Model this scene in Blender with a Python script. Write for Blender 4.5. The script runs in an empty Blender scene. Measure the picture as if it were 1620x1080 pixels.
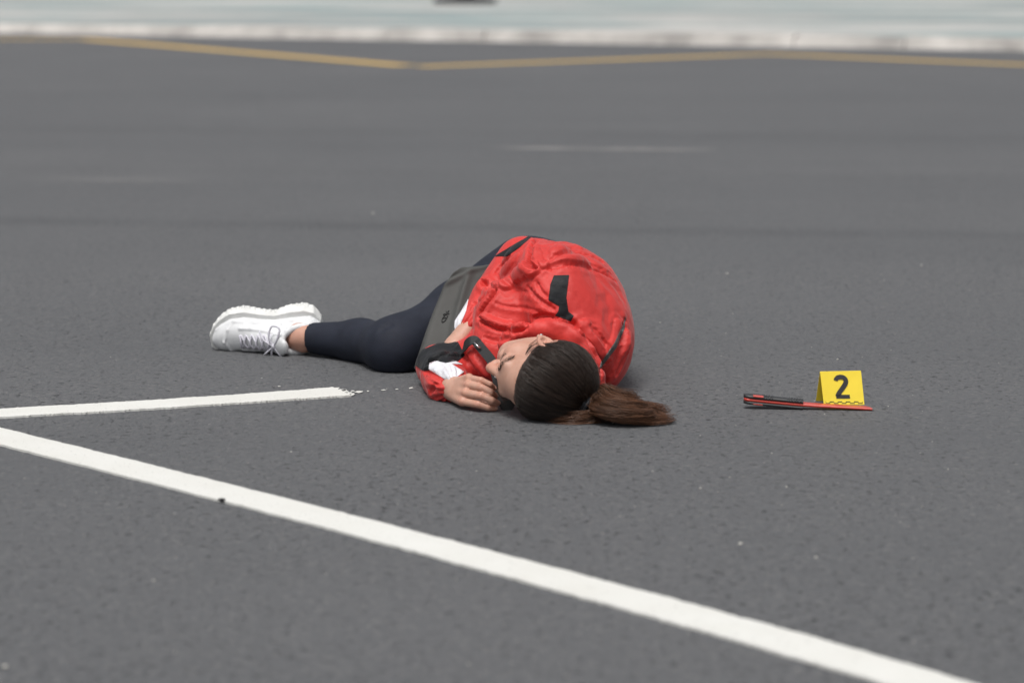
import bpy, bmesh, math, random
import numpy as np
from mathutils import Vector

random.seed(7); RNG = np.random.default_rng(7)
S = bpy.context.scene
COL = S.collection

# ------------------------------------------------------------------ camera
FPX, CAMH, PITCH = 4000.0, 0.955, math.atan(640/4000.0)
cam_d = bpy.data.cameras.new('camera'); cam = bpy.data.objects.new('camera', cam_d); COL.objects.link(cam)
cam.location = (0, 0, CAMH); cam.rotation_euler = (math.pi/2-PITCH, 0, 0)
cam_d.sensor_width = 36; cam_d.lens = 36*FPX/1620; cam_d.clip_end = 2000
cam_d.dof.use_dof = True; cam_d.dof.focus_distance = 5.35; cam_d.dof.aperture_fstop = 3.3; cam_d.dof.aperture_blades = 0
S.camera = cam
# ------------------------------------------------------------------ sky and sun (overcast)
SUN_EL, SUN_ROT = math.radians(68), math.radians(200)
w = bpy.data.worlds.new('World'); S.world = w; w.use_nodes = True
nt = w.node_tree; nt.nodes.clear()
sky = nt.nodes.new('ShaderNodeTexSky'); sky.sky_type = 'NISHITA'; sky.sun_disc = False
sky.sun_elevation = SUN_EL; sky.sun_rotation = SUN_ROT; sky.dust_density = 5; sky.air_density = 1.0; sky.ozone_density = 1
hs = nt.nodes.new('ShaderNodeHueSaturation'); hs.inputs['Saturation'].default_value = 0.22
bg = nt.nodes.new('ShaderNodeBackground'); bg.inputs[1].default_value = 0.09
wo = nt.nodes.new('ShaderNodeOutputWorld')
nt.links.new(sky.outputs[0], hs.inputs['Color']); nt.links.new(hs.outputs[0], bg.inputs[0]); nt.links.new(bg.outputs[0], wo.inputs[0])
sl = bpy.data.lights.new('sun', 'SUN'); sl.energy = 1.7; sl.angle = math.radians(24); sl.color = (1, 0.97, 0.93)
sun = bpy.data.objects.new('sun', sl); COL.objects.link(sun)
sun.rotation_euler = (math.pi/2-SUN_EL, 0, math.pi-SUN_ROT)   # light comes from behind the camera, a little from the left
S.view_settings.view_transform = 'Standard'; S.view_settings.look = 'None'
S.view_settings.exposure = 0.42; S.view_settings.gamma = 1; S.view_settings.use_curve_mapping = False
S.render.resolution_x = 1024; S.render.resolution_y = 682

# ------------------------------------------------------------------ helpers
_c, _s = math.cos(PITCH), math.sin(PITCH)
def at(px, py, Y):
    """3D point seen at photograph pixel (px,py) standing at distance Y."""
    u, v = px-810, 540-py
    r = np.array([u, FPX*_c+v*_s, -FPX*_s+v*_c]); return np.array([0, 0, CAMH])+r*(Y/r[1])
def ground(px, py, z=0.0):
    u, v = px-810, 540-py
    r = np.array([u, FPX*_c+v*_s, -FPX*_s+v*_c]); return np.array([0, 0, CAMH])+r*((z-CAMH)/r[2])
def proj(P):
    x, y, z = P[:, 0], P[:, 1], P[:, 2]-CAMH
    d = y*_c-z*_s; v = y*_s+z*_c
    return np.stack([810+FPX*x/d, 540-FPX*v/d], 1)
def nrm(v):
    v = np.asarray(v, float); return v/np.linalg.norm(v)

def mesh_obj(name, V, F, mat=None, parent=None, origin=(0, 0, 0), smooth=True, label=None, cat=None, group=None, kind=None):
    me = bpy.data.meshes.new(name)
    V = np.asarray(V, float)-np.asarray(origin, float)
    if isinstance(F, np.ndarray):
        n, k = F.shape
        me.vertices.add(len(V)); me.vertices.foreach_set('co', V.astype(np.float32).ravel())
        me.loops.add(n*k); me.loops.foreach_set('vertex_index', F.astype(np.int32).ravel())
        me.polygons.add(n); me.polygons.foreach_set('loop_start', np.arange(0, n*k, k, dtype=np.int32))
        try: me.polygons.foreach_set('loop_total', np.full(n, k, dtype=np.int32))
        except Exception: pass
        me.update(calc_edges=True); me.validate()
    else:
        me.from_pydata([tuple(v) for v in V], [], [tuple(f) for f in F]); me.update()
    me.polygons.foreach_set('use_smooth', np.full(len(me.polygons), smooth, dtype=bool))
    o = bpy.data.objects.new(name, me); COL.objects.link(o)
    if mat: me.materials.append(mat)
    if parent: o.parent = parent
    else: o.location = tuple(float(c) for c in origin)
    if label: o['label'] = label
    if cat: o['category'] = cat
    if group: o['group'] = group
    if kind: o['kind'] = kind
    return o
def empty(name, loc, label=None, cat=None, kind=None):
    o = bpy.data.objects.new(name, None); COL.objects.link(o); o.location = tuple(loc)
    if label: o['label'] = label
    if cat: o['category'] = cat
    if kind: o['kind'] = kind
    return o

class MB:
    """collects simple shapes"""
    def __init__(s): s.V = []; s.F = []
    def add(s, V, F):
        b = len(s.V); s.V += [tuple(v) for v in V]; s.F += [tuple(i+b for i in f) for f in F]
    def tube(s, P, R, n=8, flat=None, caps=True):
        P = [np.asarray(p, float) for p in P]; m = len(P)
        if np.isscalar(R): R = [R]*m
        up = None; V = []
        for i in range(m):
            t = nrm(P[min(i+1, m-1)]-P[max(i-1, 0)])
            if up is None:
                up = np.array([0, 0, 1.]) if abs(t[2]) < .9 else np.array([1., 0, 0])
            a = nrm(np.cross(t, up)); up = nrm(np.cross(a, t))
            for j in range(n):
                q = 2*math.pi*j/n
                V.append(P[i]+R[i]*(math.cos(q)*a+math.sin(q)*up*(flat or 1)))
        F = [(i*n+j, i*n+(j+1) % n, (i+1)*n+(j+1) % n, (i+1)*n+j) for i in range(m-1) for j in range(n)]
        if caps: F += [tuple(range(n))[::-1], tuple((m-1)*n+j for j in range(n))]
        s.add(V, F)
    def box(s, c, h, ax=None):
        c = np.asarray(c, float); ax = np.eye(3) if ax is None else np.asarray(ax)
        V = [c+ax[0]*h[0]*x+ax[1]*h[1]*y+ax[2]*h[2]*z for x in (-1, 1) for y in (-1, 1) for z in (-1, 1)]
        s.add(V, [(0, 1, 3, 2), (4, 6, 7, 5), (0, 4, 5, 1), (2, 3, 7, 6), (0, 2, 6, 4), (1, 5, 7, 3)])
    def ribbon(s, P, N, wd, th):
        """strap: points P, face normals N, width, thickness"""
        P = [np.asarray(p, float) for p in P]; m = len(P); V = []
        for i in range(m):
            t = nrm(P[min(i+1, m-1)]-P[max(i-1, 0)]); nn = np.asarray(N[i], float); nn = nrm(nn-t*nn.dot(t)); a = np.cross(t, nn)
            ww = wd if np.isscalar(wd) else wd[i]
            for x, y in ((-1, -1), (1, -1), (1, 1), (-1, 1)): V.append(P[i]+a*ww/2*x+nn*th/2*y)
        F = [(i*4+j, i*4+(j+1) % 4, (i+1)*4+(j+1) % 4, (i+1)*4+j) for i in range(m-1) for j in range(4)]
        F += [(3, 2, 1, 0), ((m-1)*4, (m-1)*4+1, (m-1)*4+2, (m-1)*4+3)]
        s.add(V, F)
    def build(s, name, mat, parent=None, origin=(0, 0, 0), smooth=True, **k):
        return mesh_obj(name, np.array(s.V), s.F, mat, parent, origin, smooth, **k)
def smooth_path(P, n=8):
    P = [np.asarray(p, float) for p in P]; P = [2*P[0]-P[1]]+P+[2*P[-1]-P[-2]]; out = []
    for i in range(1, len(P)-2):
        for k in range(n):
            t = k/n; a, b, c, d = P[i-1:i+3]
            out.append(.5*((2*b)+(-a+c)*t+(2*a-5*b+4*c-d)*t*t+(-a+3*b-3*c+d)*t**3))
    out.append(P[-2]); return out

# ------------------------------------------------------------------ materials
class NT:
    def __init__(s, name):
        s.m = bpy.data.materials.new(name); s.m.use_nodes = True; s.t = s.m.node_tree; s.t.nodes.clear()
        s.out = s.n('ShaderNodeOutputMaterial'); s.b = s.n('ShaderNodeBsdfPrincipled'); s.l(s.b.outputs[0], s.out.inputs[0])
        s.tc = s.n('ShaderNodeTexCoord').outputs['Object']
    def n(s, t, **k):
        x = s.t.nodes.new(t)
        for a, b in k.items(): setattr(x, a, b)
        return x
    def l(s, a, b): s.t.links.new(a, b)
    def noise(s, scale, detail=4, rough=.55, vec=None, dist=0):
        x = s.n('ShaderNodeTexNoise'); x.inputs['Scale'].default_value = scale; x.inputs['Detail'].default_value = detail
        x.inputs['Roughness'].default_value = rough; x.inputs['Distortion'].default_value = dist
        s.l(vec or s.tc, x.inputs['Vector']); return x.outputs['Fac']
    def vor(s, scale, vec=None):
        x = s.n('ShaderNodeTexVoronoi'); x.inputs['Scale'].default_value = scale; s.l(vec or s.tc, x.inputs['Vector']); return x
    def mapr(s, v, a, b, c=0., d=1., smooth=False):
        x = s.n('ShaderNodeMapRange'); x.clamp = True
        if smooth: x.interpolation_type = 'SMOOTHSTEP'
        for i, q in enumerate((a, b, c, d)): x.inputs[i+1].default_value = q
        s.l(v, x.inputs[0]); return x.outputs[0]
    def math(s, op, a, b=None, c=None):
        x = s.n('ShaderNodeMath', operation=op)
        for i, q in enumerate((a, b, c)):
            if q is None: continue
            if isinstance(q, (int, float)): x.inputs[i].default_value = q
            else: s.l(q, x.inputs[i])
        return x.outputs[0]
    def mix(s, f, a, b):
        x = s.n('ShaderNodeMix', data_type='RGBA')
        for i, q in ((0, f), (6, a), (7, b)):
            if isinstance(q, (int, float)): x.inputs[i].default_value = q
            elif isinstance(q, tuple): x.inputs[i].default_value = (*q, 1)
            else: s.l(q, x.inputs[i])
        return x.outputs[2]
    def col(s, v):
        if isinstance(v, tuple): s.b.inputs['Base Color'].default_value = (*v, 1)
        else: s.l(v, s.b.inputs['Base Color'])
    def set(s, **k):
        for a, b in k.items():
            i = s.b.inputs[a.replace('_', ' ')]
            if isinstance(b, (int, float, tuple)): i.default_value = b
            else: s.l(b, i)
    def bump(s, h, strength=.3, dist=.002):
        x = s.n('ShaderNodeBump'); x.inputs['Strength'].default_value = strength; x.inputs['Distance'].default_value = dist
        s.l(h, x.inputs['Height']); s.l(x.outputs[0], s.b.inputs['Normal'])
    def scaled(s, sc, loc=(0, 0, 0)):
        x = s.n('ShaderNodeMapping'); x.inputs['Scale'].default_value = sc; x.inputs['Location'].default_value = loc
        s.l(s.tc, x.inputs['Vector']); return x.outputs[0]

def mat_simple(name, c, rough=.5, var=.12, scale=60, bump=.0, bscale=400, bdist=.001, **k):
    m = NT(name); n = m.noise(scale, 5)
    a = tuple(x*(1-var) for x in c); b = tuple(min(1, x*(1+var)) for x in c)
    m.col(m.mix(m.mapr(n, .3, .7), a, b)); m.set(Roughness=rough, **k)
    if bump: m.bump(m.noise(bscale, 3), bump, bdist)
    return m.m

def mat_asphalt():
    m = NT('asphalt')
    xyz = m.n('ShaderNodeSeparateXYZ'); m.l(m.tc, xyz.inputs[0]); X, Y = xyz.outputs[0], xyz.outputs[1]
    big = m.noise(.5, 4); mid = m.noise(7, 4)
    fine = m.noise(260, 3, .7); ag = m.vor(120)
    c = m.mix(m.mapr(big, .3, .7), (.076, .080, .087), (.095, .098, .104))
    c = m.mix(m.mapr(mid, .35, .7, 0, .25), c, (.074, .0765, .0825))
    c = m.mix(m.mapr(fine, .3, .7, 0, .5), c, (.15, .15, .151))
    c = m.mix(m.math('MULTIPLY', m.mapr(ag.outputs['Color'], .6, 1.0), .5), c, (.19, .187, .184))
    # open pits between the stones
    pv = m.noise(62, 3, .6); pits = m.mapr(pv, .40, .34, 0, 1)
    pv2 = m.noise(150, 2, .5); pits2 = m.mapr(pv2, .37, .31, 0, .85)
    area = m.mapr(m.noise(1.6, 3), .35, .65, .45, 1)
    p = m.math('MULTIPLY', m.math('MAXIMUM', pits, pits2), area)
    c = m.mix(p, c, (.022, .023, .026))
    # pale loose specks
    sp = m.noise(95, 1, .5, vec=m.scaled((1, 1, 1), (3.3, 9.1, 2))); c = m.mix(m.mapr(sp, .775, .80, 0, .8), c, (.5, .49, .46))
    # paver lanes and joints across the road
    wob = m.math('MULTIPLY', m.math('SUBTRACT', m.noise(.6, 3), .5), .25)
    def seam(y0, slope, wd, f, colr, c):
        d = m.math('SUBTRACT', m.math('SUBTRACT', m.math('ADD', Y, wob), m.math('MULTIPLY', X, slope)), y0)
        e = m.mapr(m.math('ABSOLUTE', d), 0, wd, 1, 0, True)
        br = m.mapr(m.noise(2.2, 4), .3, .6, .35, 1)
        return m.mix(m.math('MULTIPLY', m.math('MULTIPLY', e, br), f), c, colr)
    c = seam(8.33, -.14, .20, .38, (.046, .048, .052), c)
    c = seam(10.3, -.12, .35, .16, (.052, .054, .058), c)
    c = seam(12.4, -.12, .45, .25, (.048, .05, .054), c)
    c = seam(15.2, -.1, .8, .12, (.062, .064, .067), c)
    lane = m.mapr(m.noise(1, 2, vec=m.scaled((.05, .8, 1))), .35, .65, 0, .35); c = m.mix(lane, c, (.079, .0825, .088))
    # scuffed pale streaks
    st = m.noise(1, 3, vec=m.scaled((.5, 9, 1), (2.3, 0.1, 0)))
    far = m.mapr(Y, 9, 11, 0, 1); c = m.mix(m.math('MULTIPLY', m.mapr(st, .68, .78, 0, .35), far), c, (.2, .2, .2))
    # long scuff of old paint beyond the person, and a shorter one
    for y0, xa, xb, k in ((11.60, -.15, .95, .55), (9.85, -2.0, -1.2, .14)):
        d = m.math('SUBTRACT', m.math('ADD', Y, m.math('MULTIPLY', X, .12)), y0); e = m.mapr(m.math('ABSOLUTE', d), .03, .13, 1, 0, True)
        q = m.math('MULTIPLY', m.mapr(X, xa, xa+.35, 0, 1), m.mapr(X, xb-.25, xb, 1, 0)); c = m.mix(m.math('MULTIPLY', m.math('MULTIPLY', e, q), m.mapr(m.noise(4, 4), .35, .6, k*.2, k)), c, (.32, .305, .29))
    m.col(c); m.set(Roughness=m.mapr(fine, .2, .8, .62, .85))
    m.b.inputs['Specular IOR Level'].default_value = .45
    h = m.math('ADD', m.math('MULTIPLY', ag.outputs['Distance'], -.5), m.math('ADD', m.math('MULTIPLY', fine, .6), m.math('MULTIPLY', p, -1.2)))
    m.bump(h, .8, .005)
    return m.m
def mat_paint(name, c, dirt, wear=.0):
    m = NT(name); n = m.noise(9, 5); f = m.noise(180, 3); b = m.noise(1.3, 3)
    k = m.mix(m.mapr(n, .35, .75, 0, .35), c, dirt); k = m.mix(m.mapr(b, .4, .7, 0, .25), k, dirt)
    k = m.mix(m.mapr(f, .355, .30, 0, .7), k, tuple(x*.35 for x in c))
    if wear: k = m.mix(m.mapr(m.noise(22, 4, .7), .5+.2*(1-wear), .62+.2*(1-wear), 0, .8), k, (.14, .14, .14))
    m.col(k); m.set(Roughness=.55); m.bump(m.math('ADD', m.noise(150, 3), m.math('MULTIPLY', n, .6)), .35, .002)
    return m.m
def mat_pavement():
    m = NT('pavement_paint'); v = m.scaled((.16, .5, 1)); n = m.noise(1.3, 4, .6, vec=v, dist=.4)
    v2 = m.scaled((.22, 1.0, 1), (4.2, 1.7, 0)); n2 = m.noise(1.6, 5, .6, vec=v2)
    c = m.mix(m.mapr(n, .42, .58), (.27, .28, .275), (.45, .44, .42)); c = m.mix(m.mapr(n2, .46, .62, 0, .8), c, (.15, .255, .265))
    c = m.mix(m.mapr(m.noise(2.5, 4), .6, .72, 0, .5), c, (.15, .16, .16))
    m.col(c); m.set(Roughness=.8); m.bump(m.noise(60, 4), .3, .003); return m.m
def mat_skin():
    m = NT('skin'); n = m.noise(45, 5, .65); f = m.noise(420, 2)
    c = m.mix(m.mapr(n, .3, .7), (.455, .25, .18), (.53, .315, .24)); c = m.mix(m.mapr(f, .3, .7, 0, .2), c, (.45, .23, .16))
    # flushed fingers, nose tip and ear, stored as a vertex attribute
    a = m.n('ShaderNodeAttribute'); a.attribute_name = 'flush'
    c = m.mix(m.math('MULTIPLY', a.outputs['Fac'], .55), c, (.56, .22, .15))
    m.col(c); m.set(Roughness=.48, Subsurface_Weight=.1, Subsurface_Scale=.006)
    m.b.inputs['Subsurface Radius'].default_value = (1, .35, .2)
    m.bump(m.math('ADD', f, m.noise(900, 2)), .12, .0006); return m.m
def mat_nylon(name, c, var=.10, spec=.4):
    m = NT(name); n = m.noise(11, 4); cr = m.noise(70, 5, .6, dist=.6)
    m.col(m.mix(m.mapr(n, .3, .7), tuple(x*(1-var) for x in c), tuple(x*(1+var) for x in c)))
    m.set(Roughness=.5, Sheen_Weight=.3*spec, Sheen_Roughness=.4); m.b.inputs['Specular IOR Level'].default_value = spec
    wv = m.n('ShaderNodeTexWave'); wv.inputs['Scale'].default_value = 420; m.l(m.tc, wv.inputs['Vector'])
    m.bump(m.math('ADD', m.math('MULTIPLY', cr, 1.0), m.math('MULTIPLY', wv.outputs['Fac'], .06)), .35, .004); return m.m
def mat_hair():
    m = NT('hair'); a = m.n('ShaderNodeAttribute'); a.attribute_name = 'along'; r = m.n('ShaderNodeAttribute'); r.attribute_name = 'shade'
    c = m.mix(a.outputs['Fac'], (.020, .0145, .0115), (.15, .064, .030)); c = m.mix(m.math('MULTIPLY', r.outputs['Fac'], .5), c, (.035, .022, .016))
    m.col(c); m.set(Roughness=.4); m.b.inputs['Specular IOR Level'].default_value = .42
    m.bump(m.noise(500, 2), .1, .0004); return m.m

M = dict(asphalt=mat_asphalt(), white=mat_paint('white_paint', (.69, .69, .66), (.57, .56, .51)), yellow=mat_paint('yellow_paint', (.64, .42, .11), (.50, .36, .16), .3),
    pavement=mat_pavement(), kerb=mat_simple('kerb_concrete', (.42, .40, .375), .8, .35, 2.2, .4, 60, .004),
    skin=mat_skin(), red=mat_nylon('red_nylon', (.56, .034, .028)), black_ny=mat_nylon('black_nylon', (.011, .012, .014), .1, .2), white_ny=mat_nylon('white_nylon', (.74, .74, .78)),
    grey_pipe=mat_simple('grey_reflective', (.085, .08, .078), .4, .1), legging=mat_simple('navy_jersey', (.019, .022, .033), .7, .15, 30, .25, 900, .0008, Specular_IOR_Level=.18),
    hair=mat_hair(), tie=mat_simple('hair_elastic', (.012, .013, .017), .7), brow=mat_simple('brow_hair', (.085, .058, .045), .7), lip=mat_simple('lip', (.50, .19, .16), .4),
    nail=mat_simple('nail', (.66, .40, .33), .3, .05), metal=mat_simple('steel', (.62, .62, .63), .25, .05, Metallic=1.0),
    shoe=mat_simple('white_leather', (.66, .67, .68), .5, .09, 22, .25, 160, .0015), sole=mat_simple('white_rubber', (.66, .665, .65), .6, .12, 25, .2, 120, .001), lace=mat_simple('lace', (.58, .57, .63), .8, .1, 300),
    seam=mat_simple('shoe_seam', (.36, .37, .39), .6, .08), bag=mat_simple('charcoal_neoprene', (.066, .067, .064), .65, .1, 25, .2, 700, .0006, Specular_IOR_Level=.25), strap=mat_simple('black_webbing', (.014, .014, .015), .65, .2, 200, .3, 900, .001),
    yellow_pl=mat_simple('yellow_plastic', (.86, .66, .045), .42, .04, 20), ink=mat_simple('black_ink', (.022, .022, .024), .5), grip=mat_simple('black_grip', (.018, .019, .021), .5, .2, 200, .2, 500, .001), red_pl=mat_simple('red_metal', (.48, .045, .03), .38, .1, 60),
    rubber=mat_simple('black_rubber', (.02, .021, .024), .6, .2), stone=mat_simple('pale_grit', (.5, .49, .45), .8, .3, 100), dark_stone=mat_simple('dark_grit', (.03, .03, .032), .8, .3, 100))

# ------------------------------------------------------------------ setting: road, markings, kerb, pavement
road = mesh_obj('road', [(-150, -60, 0), (150, -60, 0), (150, 400, 0), (-150, 400, 0)], [(0, 1, 2, 3)], M['asphalt'], kind='structure')
def edge_noise(x, seed): return .5*math.sin(x*41+seed)+.35*math.sin(x*97+seed*2.1)+.3*math.sin(x*233+seed*.7)
def strip(name, up, lo, z, mat, amp, label, step=.012, end=None):
    """painted line between two pixel-measured edges laid on the road; edges slightly ragged"""
    A = smooth_path([ground(*p) for p in up], 60); B = smooth_path([ground(*p) for p in lo], 60)
    n = len(A); V = []; F = []
    for i in range(n):
        a, b = A[i], B[min(i, len(B)-1)]; d = nrm(b-a)
        V += [a+d*amp*(edge_noise(a[0], 1)+.5*RNG.normal()), b+d*amp*(edge_noise(b[0], 5)+.5*RNG.normal())]
    V = [(v[0], v[1], z) for v in V]
    m = len(V); V += [(x, y, 0.0) for x, y, _ in V]
    F = [(2*i, 2*i+1, 2*i+3, 2*i+2) for i in range(n-1)]
    F += [(2*i+1, 2*i+1+m, 2*i+3+m, 2*i+3) for i in range(n-1)]+[(2*i, 2*i+2, 2*i+2+m, 2*i+m) for i in range(n-1)]+[(0, m, m+1, 1), (2*n-2, 2*n-1, m+2*n-1, m+2*n-2)]
    return mesh_obj(name, V, F, mat, road, smooth=False, label=label)
strip('white_line', [(-400, 584), (0, 679), (500, 803), (1000, 933), (1300, 1014.5), (1420, 1049), (1700, 1131)], [(-400, 607), (0, 705.5), (500, 833), (1000, 969), (1300, 1055), (1420, 1091), (1700, 1177)], .004, M['white'], .0024, 'long white painted line running diagonally over the asphalt')
w2 = strip('white_line', [(-500, 680.5), (0, 649), (200, 637.5), (400, 624.5), (527, 614.8)], [(-500, 694.5), (0, 662.3), (200, 651), (400, 638), (556, 627.5)], .004, M['white'], .0028, 'short white painted line with a ragged worn end')
# worn flecks beyond the ragged end
mb = MB()
def fleck(px, py, lx, ly):
    c = ground(px, py); n = 9
    V = [(c[0]+lx*math.cos(6.283*k/n)*(1+.3*RNG.normal()), c[1]+ly*math.sin(6.283*k/n)*(1+.3*RNG.normal()), .0018) for k in range(n)]
    mb.add(V, [tuple(range(n))])
for a in [(533, 615.2, .008, .012), (549, 623.5, .010, .02), (541, 621, .012, .03), (557, 624.6, .006, .012), (558, 619.5, .003, .008), (567, 620.8, .007, .012), (583, 619.4, .003, .006), (606, 618, .004, .006), (628, 616.6, .004, .006), (650, 614.8, .005, .01), (545, 618, .004, .01), (442, 612.2, .004, .005)]: fleck(*a)
mb.build('paint_fleck', M['white'], road, smooth=False)['kind'] = 'stuff'
def yline(pts, wd, label):
    P = [ground(*p) for p in pts]; V = []; F = []
    for i, p in enumerate(P):
        t = nrm(P[min(i+1, len(P)-1)]-P[max(i-1, 0)]); a = np.array([-t[1], t[0], 0])
        V += [p+a*wd/2+(0, 0, .004), p-a*wd/2+(0, 0, .004)]
    F = [(2*i, 2*i+1, 2*i+3, 2*i+2) for i in range(len(P)-1)]
    mesh_obj('yellow_line', V, F, M['yellow'], road, smooth=False, label=label)
yline([(-300, 64), (60, 63), (135, 63.3), (220, 70), (420, 86.5), (641, 104.9)], .21, 'yellow painted road line, branch of the zigzag left of its break')
yline([(662, 106.4), (900, 98), (1150, 88.6), (1215, 86.6), (1290, 89.5), (1450, 96.5), (1620, 103.5), (1900, 115)], .21, 'yellow painted road line, branch of the zigzag right of its break')
# kerb line and pavement
K0, K1 = ground(0, 51.5), ground(1620, 79.5); kd = nrm(K1-K0); kn = np.array([-kd[1], kd[0], 0])
if kn[1] < 0: kn = -kn
KH = .10
kerb = empty('kerb', K0, kind='structure')
J0 = ground(45, 54); L = .985
kv = []
for i in range(-9, 24):
    a = J0+kd*(i*L+.004)-K0; b = J0+kd*((i+1)*L-.004)-K0
    j = RNG.normal(0, .006); hh = KH+RNG.normal(0, .003); r = .015
    prof = [(0+j, 0), (.055+j, hh-r), (.055+r+j, hh), (.25, hh), (.25, 0)]
    V = [p+kn*q+np.array([0, 0, z]) for p in (a, b) for q, z in prof]
    F = [(k, (k+1) % 5, 5+(k+1) % 5, 5+k) for k in range(5)]+[(4, 3, 2, 1, 0), (5, 6, 7, 8, 9)]
    mesh_obj('kerb_stone', V, F, M['kerb'], kerb, smooth=False)
A, B = K0-kd*70+kn*.075, K0+kd*70+kn*.075
mesh_obj('kerb_bedding', [A, B, B+kn*.17, A+kn*.17, A+(0, 0, KH-.03), B+(0, 0, KH-.03), B+kn*.17+(0, 0, KH-.03), A+kn*.17+(0, 0, KH-.03)], [(4, 5, 6, 7), (0, 1, 5, 4)], M['dark_stone'], smooth=False, kind='structure')
A, B = K0-kd*90+kn*.252, K0+kd*90+kn*.252
mesh_obj('pavement', [A+(0, 0, KH-.012), B+(0, 0, KH-.012), B+kn*120+(0, 0, KH-.012), A+kn*120+(0, 0, KH-.012), A, B], [(0, 1, 2, 3), (4, 5, 1, 0)], M['pavement'], smooth=False, kind='structure')
# low rubber post base on the pavement
g = ground(735, 7.5, KH-.012); rb = empty('rubber_base', (g[0], g[1]+.42, KH-.012), 'low round black rubber base on the pale pavement beyond the kerb', 'rubber base')
def lathe(prof, n=40, c=(0, 0, 0)):
    V = [(c[0]+r*math.cos(6.28318*k/n), c[1]+r*math.sin(6.28318*k/n), c[2]+z) for r, z in prof for k in range(n)]
    F = [(i*n+k, i*n+(k+1) % n, (i+1)*n+(k+1) % n, (i+1)*n+k) for i in range(len(prof)-1) for k in range(n)]
    F += [tuple(range(n))[::-1], tuple((len(prof)-1)*n+k for k in range(n))]
    return V, F
V, F = lathe([(.40, 0), (.42, .015), (.42, .045), (.40, .06), (.30, .075), (.12, .09), (.09, .14), (.05, .145)]); mesh_obj('base_disc', V, F, M['rubber'], rb)
V, F = lathe([(.028, .14), (.028, .80), (.024, .81)], 20); mesh_obj('post', V, F, M['metal'], rb)

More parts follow.
